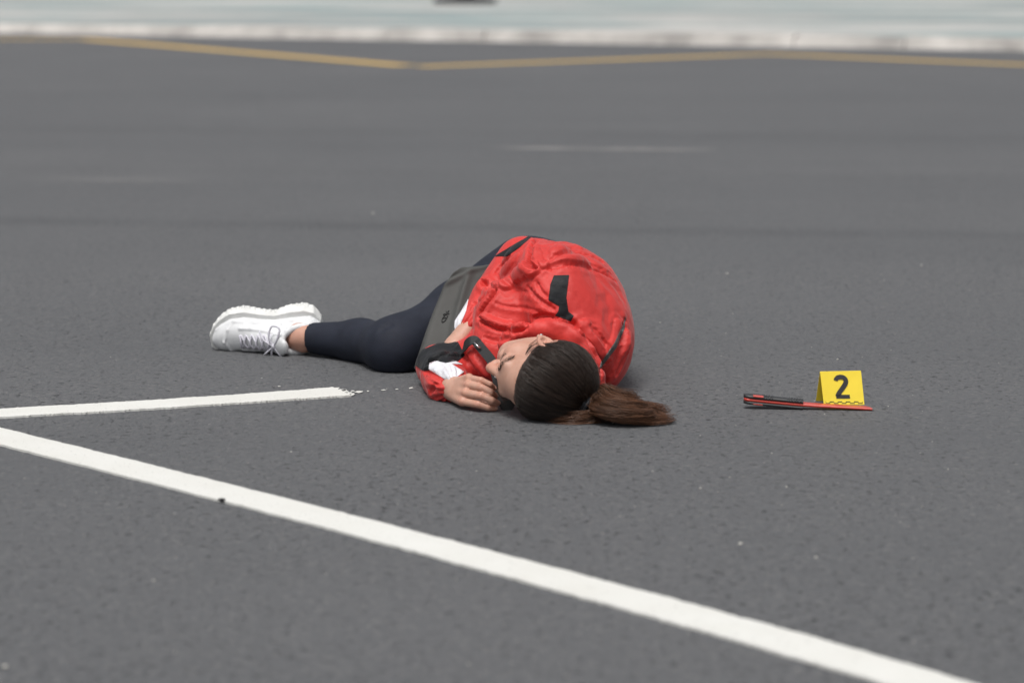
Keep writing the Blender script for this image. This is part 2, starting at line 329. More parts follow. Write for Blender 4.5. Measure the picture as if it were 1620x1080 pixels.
# ------------------------------------------------------------------ SDF engine
def smin(a, b, k):
    if k <= 0: return np.minimum(a, b)
    h = np.clip(.5+.5*(b-a)/k, 0, 1); return b+(a-b)*h-k*h*(1-h)
class Shape:
    def __init__(s): s.ops = []; s.post = []; s.floor = None
    def _push(s, f, c, R, k, sub): s.ops.append((f, np.asarray(c, np.float32), R, k, sub)); return s
    def cap(s, a, b, ra, rb, k=.02, sub=False, ax=None, sc=1.):
        """tapered capsule; optional flattening: distances along unit axis ax are divided by sc"""
        a = np.asarray(a, np.float32); b = np.asarray(b, np.float32); ab = b-a; L2 = max(float(ab.dot(ab)), 1e-9)
        axv = None if ax is None else nrm(ax).astype(np.float32)
        def f(P):
            q = P-a; t = np.clip((q@ab)/L2, 0, 1); e = q-t[:, None]*ab
            if axv is not None: e = e+((e@axv)*(1/sc-1))[:, None]*axv
            return np.sqrt((e*e).sum(1))-(ra+(rb-ra)*t)
        return s._push(f, (a+b)/2, math.sqrt(L2)/2+max(ra, rb)*max(1, sc), k, sub)
    def chain(s, pts, rs, k=.02, **kw):
        for i in range(len(pts)-1): s.cap(pts[i], pts[i+1], rs[i], rs[i+1], k, **kw)
        return s
    def ell(s, c, r, ax=None, k=.02, sub=False):
        c = np.asarray(c, np.float32); r = np.asarray(r, np.float32); A = None if ax is None else np.asarray(ax, np.float32)
        def f(P):
            q = P-c
            if A is not None: q = q@A.T
            u = q/r; k0 = np.sqrt((u*u).sum(1))+1e-9; u2 = q/(r*r); k1 = np.sqrt((u2*u2).sum(1))+1e-9
            return k0*(k0-1)/k1
        return s._push(f, c, float(r.max()), k, sub)
    def fun(s, f, c, R, k=0, sub=False): return s._push(f, c, R, k, sub)
    def ev(s, P, cc=None, cr=0):
        P = P.astype(np.float32); d = np.full(len(P), .2, np.float32)
        for f, c, R, k, sub in s.ops:
            if cc is not None and np.linalg.norm(c-cc) > R+cr+.03: continue
            e = f(P)
            d = -smin(-d, e, k) if sub else smin(d, e, k)
        for g in s.post: d = g(P, d, cc, cr)
        if s.floor is not None: d = np.maximum(d, s.floor-P[:, 2])
        return d
    def mesh(s, h, lo, hi, n=8):
        lo = np.asarray(lo, float); hi = np.asarray(hi, float); B = h*n
        nb = np.ceil((hi-lo)/B).astype(int); N = nb*n+2
        SB = 4
        Vs, keys, cor = [], [], []
        gi = np.stack(np.meshgrid(*[np.arange(n+1)]*3, indexing='ij'), -1).reshape(-1, 3)
        for I in np.ndindex(*(np.ceil(nb/SB).astype(int))):
            b0 = np.array(I)*SB; bb = np.stack(np.meshgrid(*[np.arange(b0[a], min(b0[a]+SB, nb[a])) for a in range(3)], indexing='ij'), -1).reshape(-1, 3)
            cc = lo+(b0+SB/2)*B; cr = SB*B*.87
            if all(np.linalg.norm(c-cc) > R+cr for _, c, R, _, sub in s.ops if not sub): continue
            d = s.ev(lo+(bb+.5)*B, cc, cr); bb = bb[np.abs(d) < B*1.25+.004]
            if not len(bb): continue
            idx = (bb[:, None, :]*n+gi[None])
            D = s.ev((lo+idx.reshape(-1, 3)*h), cc, cr).reshape(len(bb), n+1, n+1, n+1)
            c8 = np.stack([D[:, x:x+n, y:y+n, z:z+n] for x in (0, 1) for y in (0, 1) for z in (0, 1)], -1)
            neg = (c8 < 0).sum(-1); m = (neg > 0) & (neg < 8)
            w_ = np.argwhere(m); c8 = c8[m]; cell = bb[w_[:, 0]]*n+w_[:, 1:]
            offs = np.array([(x, y, z) for x in (0, 1) for y in (0, 1) for z in (0, 1)], float)
            acc = np.zeros((len(cell), 3)); cnt = np.zeros(len(cell))
            for a in range(8):
                for b in (1, 2, 4):
                    if a & b: continue
                    q = a | b; va, vb = c8[:, a], c8[:, q]; sg = (va < 0) != (vb < 0)
                    t = np.where(sg, va/np.where(sg, va-vb, 1), 0)
                    acc += np.where(sg[:, None], offs[a]+t[:, None]*(offs[q]-offs[a]), 0); cnt += sg
            Vs.append(lo+(cell+acc/cnt[:, None])*h); keys.append((cell[:, 0]*N[1]+cell[:, 1])*N[2]+cell[:, 2]); cor.append(c8)
        V = np.concatenate(Vs); key = np.concatenate(keys); c8 = np.concatenate(cor)
        o = np.argsort(key); V, key, c8 = V[o], key[o], c8[o]
        st = (N[1]*N[2], N[2], 1); Q = []
        for ax, bit in ((0, 4), (1, 2), (2, 1)):
            s0, s1 = c8[:, 0] < 0, c8[:, bit] < 0; e = np.nonzero(s0 != s1)[0]
            u, v = [(1, 2), (2, 0), (0, 1)][ax]
            ks = [key[e], key[e]-st[u], key[e]-st[u]-st[v], key[e]-st[v]]
            ii = [np.clip(np.searchsorted(key, k), 0, len(key)-1) for k in ks]; ok = np.all([key[i] == k for i, k in zip(ii, ks)], 0)
            q = np.stack(ii, 1)[ok]; fl = ~s0[e][ok]; q[fl] = q[fl][:, ::-1]; Q.append(q)
        Q = np.concatenate(Q)
        # one projection step towards the surface
        return V, Q
    def march(s, px, py):
        u = np.asarray(px, float)-810; v = 540-np.asarray(py, float)
        r = np.stack([u, FPX*_c+v*_s, -FPX*_s+v*_c], 1); r /= np.linalg.norm(r, axis=1)[:, None]
        t = np.full(len(r), 4.6); O = np.array([0, 0, CAMH])
        for _ in range(70): t += np.minimum(s.ev(O+r*t[:, None])*.8, .05)
        return O+r*t[:, None]
def vnormals(V, Q):
    n = np.zeros_like(V); a = V[Q[:, 2]]-V[Q[:, 0]]; b = V[Q[:, 3 if Q.shape[1] == 4 else 1]]-V[Q[:, 1 if Q.shape[1] == 4 else 0]]
    f = np.cross(a, b) if Q.shape[1] == 4 else -np.cross(a, b)
    for k in range(Q.shape[1]): np.add.at(n, Q[:, k], f)
    return n/(np.linalg.norm(n, axis=1)[:, None]+1e-12)
def relax(V, Q, it=6, lam=.55):
    """smooths the small pits of a meshed field; shrink-compensated"""
    E_ = np.concatenate([Q[:, [0, 1]], Q[:, [1, 2]], Q[:, [2, 3]], Q[:, [3, 0]]]); n = len(V); cnt = np.bincount(E_[:, 0], minlength=n)+np.bincount(E_[:, 1], minlength=n)
    for k in range(it):
        for l in (lam, -lam*.96):
            A = np.stack([np.bincount(E_[:, 0], V[E_[:, 1], a], n)+np.bincount(E_[:, 1], V[E_[:, 0], a], n) for a in range(3)], 1)/np.maximum(cnt, 1)[:, None]
            V = V+l*(A-V)
    return V
def poly_sd(p, poly):
    """signed distance (positive inside) to a 2-D polygon"""
    poly = np.asarray(poly, float); n = len(poly); d = np.full(len(p), 1e9); ins = np.zeros(len(p), bool)
    for i in range(n):
        a, b = poly[i], poly[(i+1) % n]; e = b-a; w_ = p-a; t = np.clip((w_@e)/max(e@e, 1e-9), 0, 1)
        q = w_-t[:, None]*e; d = np.minimum(d, (q*q).sum(1))
        c = (a[1] > p[:, 1]) != (b[1] > p[:, 1]); x = (b[0]-a[0])*(p[:, 1]-a[1])/np.where(b[1] == a[1], 1e-9, b[1]-a[1])+a[0]; ins ^= c & (p[:, 0] < x)
    return np.sqrt(d)*np.where(ins, 1, -1)
def panel(name, V, Q, fld, off, mat, parent, origin):
    """cut the region fld>0 out of a surface and lay it proud of it by off, with a skirt"""
    N = vnormals(V, Q); keep = (fld[Q] > 0).any(1); T = np.concatenate([Q[keep][:, [0, 1, 2]], Q[keep][:, [0, 2, 3]]])
    if not len(T): return None
    pts, nor, cache, F = [], [], {}, []
    def vid(k, p, n):
        if k not in cache: cache[k] = len(pts); pts.append(p); nor.append(n)
        return cache[k]
    rim = []
    for t in T:
        poly = []
        for i in range(3):
            a, b = int(t[i]), int(t[(i+1) % 3]); fa, fb = fld[a], fld[b]
            if fa > 0: poly.append((vid(a, V[a], N[a]), False))
            if (fa > 0) != (fb > 0):
                x = fa/(fa-fb); poly.append((vid((min(a, b), max(a, b)), V[a]+(V[b]-V[a])*x, N[a]+(N[b]-N[a])*x), True))
        if len(poly) >= 3:
            F.append(tuple(p[0] for p in poly))
            for i in range(len(poly)):
                if poly[i][1] and poly[(i+1) % len(poly)][1]: rim.append((poly[i][0], poly[(i+1) % len(poly)][0]))
    P = np.array(pts); Nn = np.array(nor); Nn /= np.linalg.norm(Nn, axis=1)[:, None]; m = len(P)
    VV = np.concatenate([P+Nn*off, P-Nn*.001]); FF = F+[(b, a, a+m, b+m) for a, b in rim]
    return mesh_obj(name, VV, FF, mat, parent, origin)
def waves(seed, kmin, kmax, n=10):
    r = np.random.default_rng(seed); K = r.normal(size=(n, 3)); K = K/np.linalg.norm(K, axis=1)[:, None]*r.uniform(kmin, kmax, (n, 1)); ph = r.uniform(0, 6.28, n)
    K = K.astype(np.float32); return lambda P: np.sin(P@K.T+ph.astype(np.float32)).sum(1)/math.sqrt(n)
def seg_dist(P, a, b):
    ab = b-a; q = P-a; t = np.clip((q@ab)/max(float(ab@ab), 1e-9), 0, 1); e = q-t[:, None]*ab; return np.sqrt((e*e).sum(1)), t

# ------------------------------------------------------------------ the person: skeleton
ORG = np.array([0.0, 5.45, 0.0])
HF = nrm((-.98, -.09, .06)); HR = np.array((.06, -.27, .955)); HR = nrm(HR-HF*HR.dot(HF)); HU = np.cross(HR, HF)   # forward, right, crown of the head
HS = .92; HC = ground(858, 599, .077)
HA = np.stack([HF, HR, HU])
def hd(f, r, u): return HC+(HF*f+HR*r+HU*u)*HS
J = dict(neck=(.130, 5.25, .135), shR=(.078, 5.32, .25), elR=(.026, 5.54, .233), wrR=(-.122, 5.375, .085),
         shL=(.09, 5.27, .078), elL=(-.158, 5.37, .042), wrL=at(716, 613, 5.17),
         hipR=(.03, 5.80, .180), knR=at(627, 549, 5.575), anR=at(474, 533, 5.785), hipL=(.06, 5.82, .09), knL=(-.230, 5.76, .048), anL=(.05, 6.02, .05))
J = {k: np.asarray(v, float) for k, v in J.items()}

body = Shape(); body.floor = .0015
def headshape(s, grow=0, face=True):
    e = lambda c, r, k=.02, sub=False: s.ell(hd(*c), np.array(r)*HS, HA, k, sub)
    e((-.010, 0, .014), (.096+grow, .074+grow, .084+grow)); e((-.035, 0, -.015), (.066+grow, .066+grow, .07+grow), .03)
    if not face: return
    e((.028, 0, -.05), (.062, .057, .07), .03); e((.068, 0, -.103), (.022, .024, .018), .025)
    for q in (-1, 1):
        s.cap(hd(.0, q*.052, -.06), hd(.062, q*.016, -.106), .016, .014, .025)
        e((.056, q*.040, -.036), (.028, .024, .021), .022)
        e((.0945, q*.033, -.0125), (.011, .017, .0105), .014, True); e((.073, q*.032, -.015), (.0165, .0155, .0125), .006)
        e((.0965, q*.0105, -.0505), (.010, .0075, .0075), .006)
    s.cap(hd(.0815, -.03, .004), hd(.0815, .03, .004), .0125, .0125, .018)
    s.cap(hd(.086, 0, .0), hd(.1105, 0, -.043), .0075, .0105, .012)
    s.cap(hd(.083, -.017, -.075), hd(.083, .017, -.075), .0085, .0085, .010)
headshape(body)
# right ear: shell, rim, lobe
earN = nrm(HR*.75+HF*.1-HU*.05+HF*(-.45)); earU = nrm(HU*.95-HF*.22); earF = nrm(np.cross(earU, earN)); earU = np.cross(earN, earF); EA = np.stack([earF, earN, earU])
if earF.dot(HF) < 0: earF = -earF
def ear(s, C, sgn=1):
    for k in range(14):
        q0, q1 = [-2.2+5.0*(k+i)/14 for i in (0, 1)]
        pt = lambda q: C+earF*(-.014*math.cos(q)) + earU*(.025*math.sin(q)+.003) + earN*(.011+.004*math.cos(q))
        s.cap(pt(q0), pt(q1), .0042, .0042, .003)
    s.ell(C+earN*.004, (.016, .006, .027), EA, .006); s.ell(C+earF*.004-earU*.027+earN*.008, (.0075, .0055, .010), EA, .006)
    s.ell(C+earF*.003+earN*.011-earU*.003, (.008, .0055, .013), EA, .005, True)
    s.cap(C+earF*.011+earN*.006-earU*.006, C+earF*.010+earN*.008+earU*.002, .0045, .004, .004)
    s.cap(C-earF*.006+earN*.010-earU*.010, C-earF*.005+earN*.010+earU*.012, .0030, .0028, .004)
EC = hd(.002, .0695, -.012); ear(body, EC)
body.ell(hd(-.010, -.074, -.018), (.016, .007, .028), HA, .006)
body.cap(hd(-.025, -.005, -.065), (.122, 5.235, .115), .042, .028, .03)
# trunk and limbs under the clothes
body.ell((.115, 5.40, .145), (.095, .17, .12), k=.04).ell((.11, 5.62, .135), (.085, .14, .105), k=.05).ell((.085, 5.80, .13), (.10, .12, .11), k=.05)
body.chain([(.12, 5.36, .15), J['shR'], J['elR'], J['wrR']], [.045, .040, .034, .0235], .03).chain([(.12, 5.32, .12), J['shL'], J['elL'], J['wrL']], [.045, .042, .029, .024], .03)
calfR = (J['knR']+J['anR'])/2+np.array([.03, .02, -.002]); calfL = (J['knL']+J['anL'])/2
body.chain([J['hipR'], J['knR'], calfR, J['anR']], [.07, .050, .040, .0275], .03).chain([J['hipL'], J['knL'], calfL, J['anL']], [.07, .042, .038, .0275], .03)
T_ = nrm((-.985, .03, -.11)); Lat_ = np.array([-.10, -.27, .955]); Ohl = at(510, 507, 5.865)
T2 = nrm((.72, .69, -.02)); LatL = np.array([0, .1, -1.0]); OhL = J['anL']+np.array([-.035, .085, .005])
for O_, t_, l_, an in ((Ohl, T_, Lat_, J['anR']), (OhL, T2, LatL, J['anL'])):
    l_ = nrm(l_-t_*l_.dot(t_)); n_ = np.cross(l_, t_); body.chain([an, O_+t_*.05+n_*.055, O_+t_*.17+n_*.045], [.0275, .021, .018], .02)
body.ell(J['anR']+np.array([.01, -.012, -.022]), (.013, .013, .011), k=.012).ell(J['anR']+np.array([.012, -.006, .019]), (.012, .012, .009), k=.012)
# left hand (fingers: little on top, index at the ground), wrist flexed so its back faces outward
mcp = [at(742, 598, 5.115), at(741, 609, 5.10), at(737, 622, 5.09), at(732, 635, 5.088)]
pip = [at(761, 601.5, 5.083), at(762, 613, 5.066), at(761, 626, 5.058), at(757, 639.5, 5.058)]
dip = [at(775, 608, 5.080), at(776.5, 620, 5.062), at(778, 633, 5.055), at(772, 644, 5.058)]
tip = [at(781.5, 614, 5.092), at(783.5, 626, 5.076), at(786.5, 637.5, 5.066), at(782, 646, 5.066)]
wl = J['wrL']; rad = [.0072, .0080, .0084, .0082]
hand = []
for i in range(4):
    cm = wl*.55+mcp[i]*.45
    body.cap(wl+(mcp[i]-mcp[1])*.35, mcp[i]+np.array([0, .004, -.001]), .014, .0100, .007)
    body.ell(mcp[i]+np.array([0, -.002, .001]), (.0092, .0092, .0092), k=.004)
    for a, b, r0, r1 in ((mcp[i], pip[i], rad[i]*1.1, rad[i]*1.0), (pip[i], dip[i], rad[i]*1.02, rad[i]*.92), (dip[i], tip[i], rad[i]*.92, rad[i]*.8)):
        body.cap(a, b, r0*.96, r1*.96, .0012)
thm = [wl+np.array([.012, -.005, -.02]), at(742, 640, 5.135), at(762, 643, 5.125), at(778, 645, 5.115)]
for i, (r0, r1) in enumerate(((.015, .012), (.0115, .010), (.010, .008))): body.cap(thm[i], thm[i+1], r0, r1, .008)
# right hand tucked behind the left forearm, resting on the ground
wr = J['wrR']; rk = [wr+np.array(v) for v in ((-.030, -.045, -.030), (-.022, -.055, -.038), (-.012, -.060, -.046), (-.002, -.062, -.054))]
for i, k_ in enumerate(rk):
    body.cap(wr, k_, .015, .0105, .012); e1 = k_+np.array([-.012, -.034, -.010]); e2 = e1+np.array([.004, -.024, -.008]); e1[2] = max(e1[2], .012); e2[2] = max(e2[2], .010)
    body.cap(k_, e1, .0088, .0082, .003); body.cap(e1, e2, .0082, .0068, .003)
body.chain([wr, wr+np.array([-.03, -.01, -.03]), wr+np.array([-.045, -.03, -.045])], [.014, .011, .008], .006)

Vb, Qb = body.mesh(.0022, (-.74, 4.84, -.01), (.36, 6.15, .36))
person = mesh_obj('person', Vb, Qb, M['skin'], None, ORG, label='person in red jacket and navy leggings lying curled on their side', cat='person')
fl = np.zeros(len(Vb))
for c, r in [(t, .016) for t in tip]+[(p, .010) for p in pip]+[(m_, .012) for m_ in mcp]+[(hd(.112, 0, -.045), .022), (EC+earN*.012, .04), (hd(.07, .05, -.04), .03), (J['anR'], .04)]:
    fl = np.maximum(fl, np.exp(-((Vb-c)**2).sum(1)/r**2)*(1 if r < .023 else .55))
at_ = person.data.attributes.new('flush', 'FLOAT', 'POINT'); at_.data.foreach_set('value', fl.astype(np.float32))

# ------------------------------------------------------------------ leggings
leg = Shape(); leg.floor = .001
thR = J['hipR']*.5+J['knR']*.5+np.array([0, 0, -.002])
leg.chain([J['hipR'], thR, J['knR']], [.092, .068, .057], .04).cap(J['knR'], calfR, .060, .047, .05).cap(calfR, J['anR']*.86+calfR*.14, .047, .034, .03)
leg.chain([J['hipL'], J['hipL']*.5+J['knL']*.5, J['knL']], [.085, .066, .047], .03).cap(J['knL'], calfL, .046, .044, .02).cap(calfL, J['anL']*.86+calfL*.14, .044, .034, .02)
leg.ell((.085, 5.82, .130), (.120, .13, .120), k=.05).ell((.11, 5.66, .135), (.10, .1, .115), k=.05)
cut = J['anR']+(calfR-J['anR'])*.20; cn = nrm(J['anR']-calfR).astype(np.float32)
leg.fun(lambda P: -(P-cut.astype(np.float32))@cn+0, cut, .07, 0, True)
def legpost(P, d, cc, cr):
    # behind-knee creases and light tension folds
    for a, b, A, w_ in LEGC:
        if cc is not None and np.linalg.norm((a+b)/2-cc) > cr+.1: continue
        x, t = seg_dist(P, a, b); d = d+A*np.exp(-(x/w_)**2)*np.sin(np.pi*np.clip(t*.9+.05, 0, 1))
    return d+.0008*LW(P)
LW = waves(5, 20, 60); LEGC = []
base_pts = leg.march([600, 612, 622, 606, 612, 640, 655, 690, 640, 560], [524, 516, 511, 519, 511, 512, 520, 470, 560, 520])
for a, b, A, w_ in ((0, 1, .013, .005), (1, 2, .013, .006), (3, 4, .009, .005)): LEGC.append((base_pts[a].astype(np.float32), base_pts[b].astype(np.float32), A, w_))
leg.post.append(legpost)
Vl, Ql = leg.mesh(.004, (-.60, 5.4, -.01), (.36, 6.15, .36))
Vl = relax(Vl, Ql, 10); Vl[:, 2] = np.maximum(Vl[:, 2], .001)
leggings = mesh_obj('leggings', Vl, Ql, M['legging'], person, ORG)

# ------------------------------------------------------------------ jacket
jk = Shape(); jk.floor = .0005
jk.ell((.112, 5.44, .140), (.140, .21, .156), k=.03).ell((.105, 5.60, .137), (.125, .14, .146), k=.04).ell((.155, 5.34, .10), (.102, .13, .12), k=.05)
jk.ell((.095, 5.30, .195), (.072, .09, .092), k=.05).cap((.145, 5.235, .115), (.09, 5.285, .225), .060, .060, .03)
cuR = np.array([-.083, 5.425, .120])
jk.chain([J['shR'], (.045, 5.44, .245), J['elR']], [.062, .056, .056], .035)
# chest front billowing forward between the arm and the chin
jk.ell((.005, 5.355, .147), (.087, .10, .092), k=.015).ell((-.02, 5.31, .075), (.075, .09, .075), k=.04)
jk.chain([J['elR']+np.array([0, .01, .008]), J['elR']*.45+cuR*.55, cuR], [.062, .056, .040], .006)
# left sleeve
cuL = np.asarray(J['wrL'])*.90+J['elL']*.10
jk.chain([J['shL'], J['elL']*.6+J['shL']*.4, J['elL']], [.07, .055, .044], .03).chain([J['elL'], J['elL']*.5+cuL*.5, cuL+np.array([-.006, .03, -.006]), cuL], [.046, .048, .044, .034], .015)
# collar
colp = [at(804, 541, 5.20), at(828, 527, 5.195), at(857, 521, 5.180), at(884, 521, 5.165), at(906, 535, 5.155), at(923, 558, 5.152), at(935, 584, 5.15), at(943, 610, 5.15)]
for i in range(len(colp)-1): jk.cap(colp[i], colp[i+1], .021, .021, .014)
z1 = lambda x, y: (640+x/3.086, 350+y/3.086)      # coordinates read off an enlarged view of the jacket
CR = []   # creases: (amplitude m, + valley / - ridge, width m, polyline)
def cr(A, w_, *pts): CR.append((A, w_, [q[:2] for q in smooth_path([np.array([*z1(*p), 0.]) for p in pts], 3)]))
# crook of the right elbow, sleeve bunching there
cr(.020, .007, (655, 85), (622, 130), (605, 190), (622, 222), (660, 240)); cr(-.006, .010, (645, 130), (655, 185), (700, 225))
cr(.017, .007, (375, 290), (410, 315), (452, 322)); cr(.018, .007, (452, 322), (425, 370), (385, 430), (362, 475)); cr(-.015, .018, (475, 335), (540, 268), (600, 236), (640, 246))
cr(.006, .006, (520, 160), (470, 215), (440, 260)); cr(-.005, .010, (570, 140), (505, 215), (455, 290)); cr(.004, .005, (330, 400), (360, 395), (395, 360))
# chest: flap edge and diagonal pulls from the armpit
cr(.012, .005, (358, 470), (400, 500), (460, 525), (540, 535), (610, 515)); cr(-.006, .009, (368, 452), (430, 486), (520, 508), (610, 492))
cr(.007, .006, (590, 310), (640, 365), (700, 410), (745, 440)); cr(.006, .006, (640, 290), (665, 340), (708, 378)); cr(.004, .006, (480, 300), (560, 335), (610, 350)); cr(.0035, .004, (430, 395), (500, 415), (600, 425), (700, 450)); cr(.005, .007, (380, 565), (450, 585), (520, 560))
# long pulls running from the elbow crook over the back
cr(.007, .008, (668, 235), (760, 210), (850, 212), (970, 250), (1040, 300)); cr(-.006, .014, (690, 215), (790, 182), (900, 190), (1010, 250)); cr(.006, .008, (690, 190), (790, 152), (890, 158), (980, 205))
cr(-.005, .012, (700, 150), (790, 120), (880, 135)); cr(.0035, .006, (690, 118), (780, 98), (870, 120))
# collar base and the folds falling from it to the ground
cr(.011, .007, (540, 548), (640, 470), (700, 462), (760, 478), (822, 505), (865, 545), (900, 590), (935, 660), (955, 720), (948, 780))
cr(-.006, .016, (850, 480), (935, 580), (1000, 690)); cr(.008, .010, (900, 505), (970, 590), (1000, 660)); cr(.009, .009, (1078, 470), (1062, 560), (1000, 660), (945, 740)); cr(-.008, .014, (1090, 520), (1075, 620), (1030, 720), (985, 790)); cr(-.006, .012, (1045, 470), (1030, 560), (975, 650)); cr(.007, .008, (1085, 610), (1050, 690), (1005, 760))
# left sleeve: bunched above the cuff, pulls towards the chest
cr(.007, .006, (105, 705), (160, 670), (240, 635)); cr(-.006, .010, (110, 680), (190, 650), (270, 640)); cr(.007, .006, (90, 730), (150, 745), (210, 795)); cr(-.005, .010, (100, 780), (160, 805), (210, 835)); cr(.005, .006, (120, 845), (160, 800), (200, 775)); cr(.006, .006, (290, 650), (320, 680), (370, 740), (430, 800)); cr(-.005, .012, (310, 640), (350, 690), (420, 770)); cr(.005, .006, (350, 645), (400, 715), (440, 755))
allp = [p for _, _, pl in CR for p in pl]; hit = jk.march([p[0] for p in allp], [p[1] for p in allp]).astype(np.float32)
SEG = []; k_ = 0
for A, w_, pl in CR:
    n = len(pl); cid = k_
    for i in range(n-1):
        a, b = hit[k_+i], hit[k_+i+1]
        if np.linalg.norm(a-b) < .14: SEG.append((a, b, A, w_, i/(n-1), (i+1)/(n-1), cid))
    k_ += n
axR = nrm(cuR-J['elR']).astype(np.float32); axL = nrm(cuL-J['elL']).astype(np.float32)
def crease_h(p):
    p = p.astype(np.float32); h = np.zeros(len(p), np.float32); best = {}
    for a, b, A, w_, t0, t1, cid in SEG:
        x = np.linalg.norm(p-(a+b)/2, axis=1); L_ = float(np.linalg.norm(b-a)); k = x < L_/2+5*w_
        if not k.any(): continue
        x, t = seg_dist(p[k], a, b); u = t0+(t1-t0)*t; env = np.clip(np.minimum(u, 1-u)*5+.15, 0, 1)
        g = -A*env*((np.exp(-(x/w_)**1.5) if A > 0 else np.exp(-(x/(1.3*w_))**2))-.45*np.exp(-((x-2.0*w_)/(1.1*w_))**2))
        m = best.setdefault(cid, np.zeros(len(p), np.float32)); v = m[k]; m[k] = np.where(np.abs(g) > np.abs(v), g, v)
    for m in best.values(): h += m
    return h
def gathers(p):
    h = np.zeros(len(p))
    for C, ax, ref in ((cuR, axR, np.array([0, 0, 1.])), (cuL, axL, np.array([0, 0, 1.]))):
        q = p-C; s_ = q@ax; e = q-s_[:, None]*ax; a1 = nrm(ref-ax*(ref@ax)); a2 = np.cross(ax, a1)
        th = np.arctan2(e@a2, e@a1); h += np.exp(-((s_-.012)/.028)**2)*(np.linalg.norm(e, axis=1) < .075)*.0026*np.sin(th*17+1.5*np.sin(th*5))
    return h
Vj, Qj = jk.mesh(.0072, (-.30, 5.0, -.01), (.36, 5.85, .40))
Vj = relax(Vj, Qj, 2)
def settle(V, Q, expand, frames, pin, pstiff, bend, loose):
    """lets an oversized cloth buckle over its own form, then freezes it"""
    o = mesh_obj('cloth_tmp', V, Q); vg = o.vertex_groups.new(name='pin')
    pin = np.broadcast_to(pin, (len(V),))
    lg = o.vertex_groups.new(name='loose')
    for i in range(len(V)): vg.add([i], float(pin[i]), 'REPLACE'); lg.add([i], float(loose[i]), 'REPLACE')
    md = o.modifiers.new('cloth', 'CLOTH'); st = md.settings; st.quality = 6; st.mass = .12; st.air_damping = 4
    st.tension_stiffness = 25; st.compression_stiffness = 25; st.shear_stiffness = 10; st.bending_stiffness = bend
    st.tension_damping = 15; st.compression_damping = 15; st.shear_damping = 15; st.bending_damping = 1
    st.vertex_group_mass = 'pin'; st.pin_stiffness = pstiff; st.vertex_group_shrink = 'loose'; st.shrink_min = -.015; st.shrink_max = -expand
    st.effector_weights.gravity = .06
    md.collision_settings.use_collision = False; md.collision_settings.use_self_collision = False
    md.point_cache.frame_start = 1; md.point_cache.frame_end = frames
    for f in range(1, frames+1): S.frame_set(f)
    ev = o.evaluated_get(bpy.context.evaluated_depsgraph_get()); me = ev.to_mesh(); P = np.empty(len(me.vertices)*3, np.float32); me.vertices.foreach_get('co', P); ev.to_mesh_clear()
    P = P.reshape(-1, 3).astype(float); bpy.data.objects.remove(o); S.frame_set(1)
    return P
def subdiv(V, Q):
    """one Catmull-Clark-like split of an all-quad mesh"""
    E_ = np.sort(np.concatenate([Q[:, [0, 1]], Q[:, [1, 2]], Q[:, [2, 3]], Q[:, [3, 0]]]), 1); U, inv = np.unique(E_[:, 0]*len(V)+E_[:, 1], return_inverse=True); inv = inv.ravel()
    n, m, e = len(V), len(Q), len(U); fc = V[Q].mean(1); a, b = U//n, U % n
    em = (V[a]+V[b])/2; fs = np.zeros((e, 3)); fcn = np.zeros(e)
    for k in range(4): np.add.at(fs, inv[k*m:(k+1)*m], fc); np.add.at(fcn, inv[k*m:(k+1)*m], 1)
    ep = (em+fs/fcn[:, None])/2
    val = np.bincount(np.concatenate([a, b]), minlength=n); R_ = np.zeros((n, 3)); np.add.at(R_, a, em); np.add.at(R_, b, em); R_ /= np.maximum(val, 1)[:, None]
    Fv = np.zeros((n, 3)); fv = np.zeros(n)
    for k in range(4): np.add.at(Fv, Q[:, k], fc); np.add.at(fv, Q[:, k], 1)
    Fv /= np.maximum(fv, 1)[:, None]; nv = np.maximum(val, 3)[:, None]; VP = (Fv+2*R_+(nv-3)*V)/nv
    e0, e1, e2, e3 = [inv[k*m:(k+1)*m]+n for k in range(4)]; f0 = np.arange(m)+n+e
    Q2 = np.concatenate([np.stack(x, 1) for x in ((Q[:, 0], e0, f0, e3), (Q[:, 1], e1, f0, e0), (Q[:, 2], e2, f0, e1), (Q[:, 3], e3, f0, e2))])
    return np.concatenate([VP, ep, fc]), Q2
pj = proj(Vj); sm = lambda x, a, b: np.clip((x-a)/(b-a), 0, 1)
loose_j = 1-.75*sm(pj[:, 0], 885, 915)*sm(pj[:, 1], 395, 425)*(1-sm(pj[:, 1], 500, 545))     # the back panel is drawn tight
Vj = settle(Vj, Qj, .055, 26, .17, .30, 1.3, loose_j)
Vj, Qj = subdiv(*subdiv(Vj, Qj)); Vj = Vj+vnormals(Vj, Qj)*(.75*crease_h(Vj)+gathers(Vj))[:, None]; Vj = relax(Vj, Qj, 16); Vj[:, 2] = np.maximum(Vj[:, 2], .0005)
jacket = mesh_obj('jacket', Vj, Qj, M['red'], person, ORG)
Nj = vnormals(Vj, Qj); PX = proj(Vj)
def jpanel(name, poly, mat, ylo, yhi, off=.0012, facing=-.05):
    f = poly_sd(PX, [z1(*p) for p in poly]); view = (np.array([0, 0, CAMH])-Vj); view /= np.linalg.norm(view, axis=1)[:, None]
    bad = ((Nj*view).sum(1) < facing) | (Vj[:, 1] < ylo) | (Vj[:, 1] > yhi); f = np.where(bad, -np.abs(f)-1, f)
    return panel(name, Vj, Qj, f, off, mat, jacket, ORG)
jpanel('shoulder_patch', [(730, 265), (803, 263), (790, 370), (800, 440), (826, 462), (812, 488), (735, 460), (750, 440), (755, 415), (703, 385), (712, 310)], M['black_ny'], 5.1, 5.6)
jpanel('back_piping', [(1080, 462), (1074, 525), (1040, 605), (948, 728), (958, 690), (1026, 590), (1060, 520)], M['grey_pipe'], 5.1, 5.8, facing=-1)
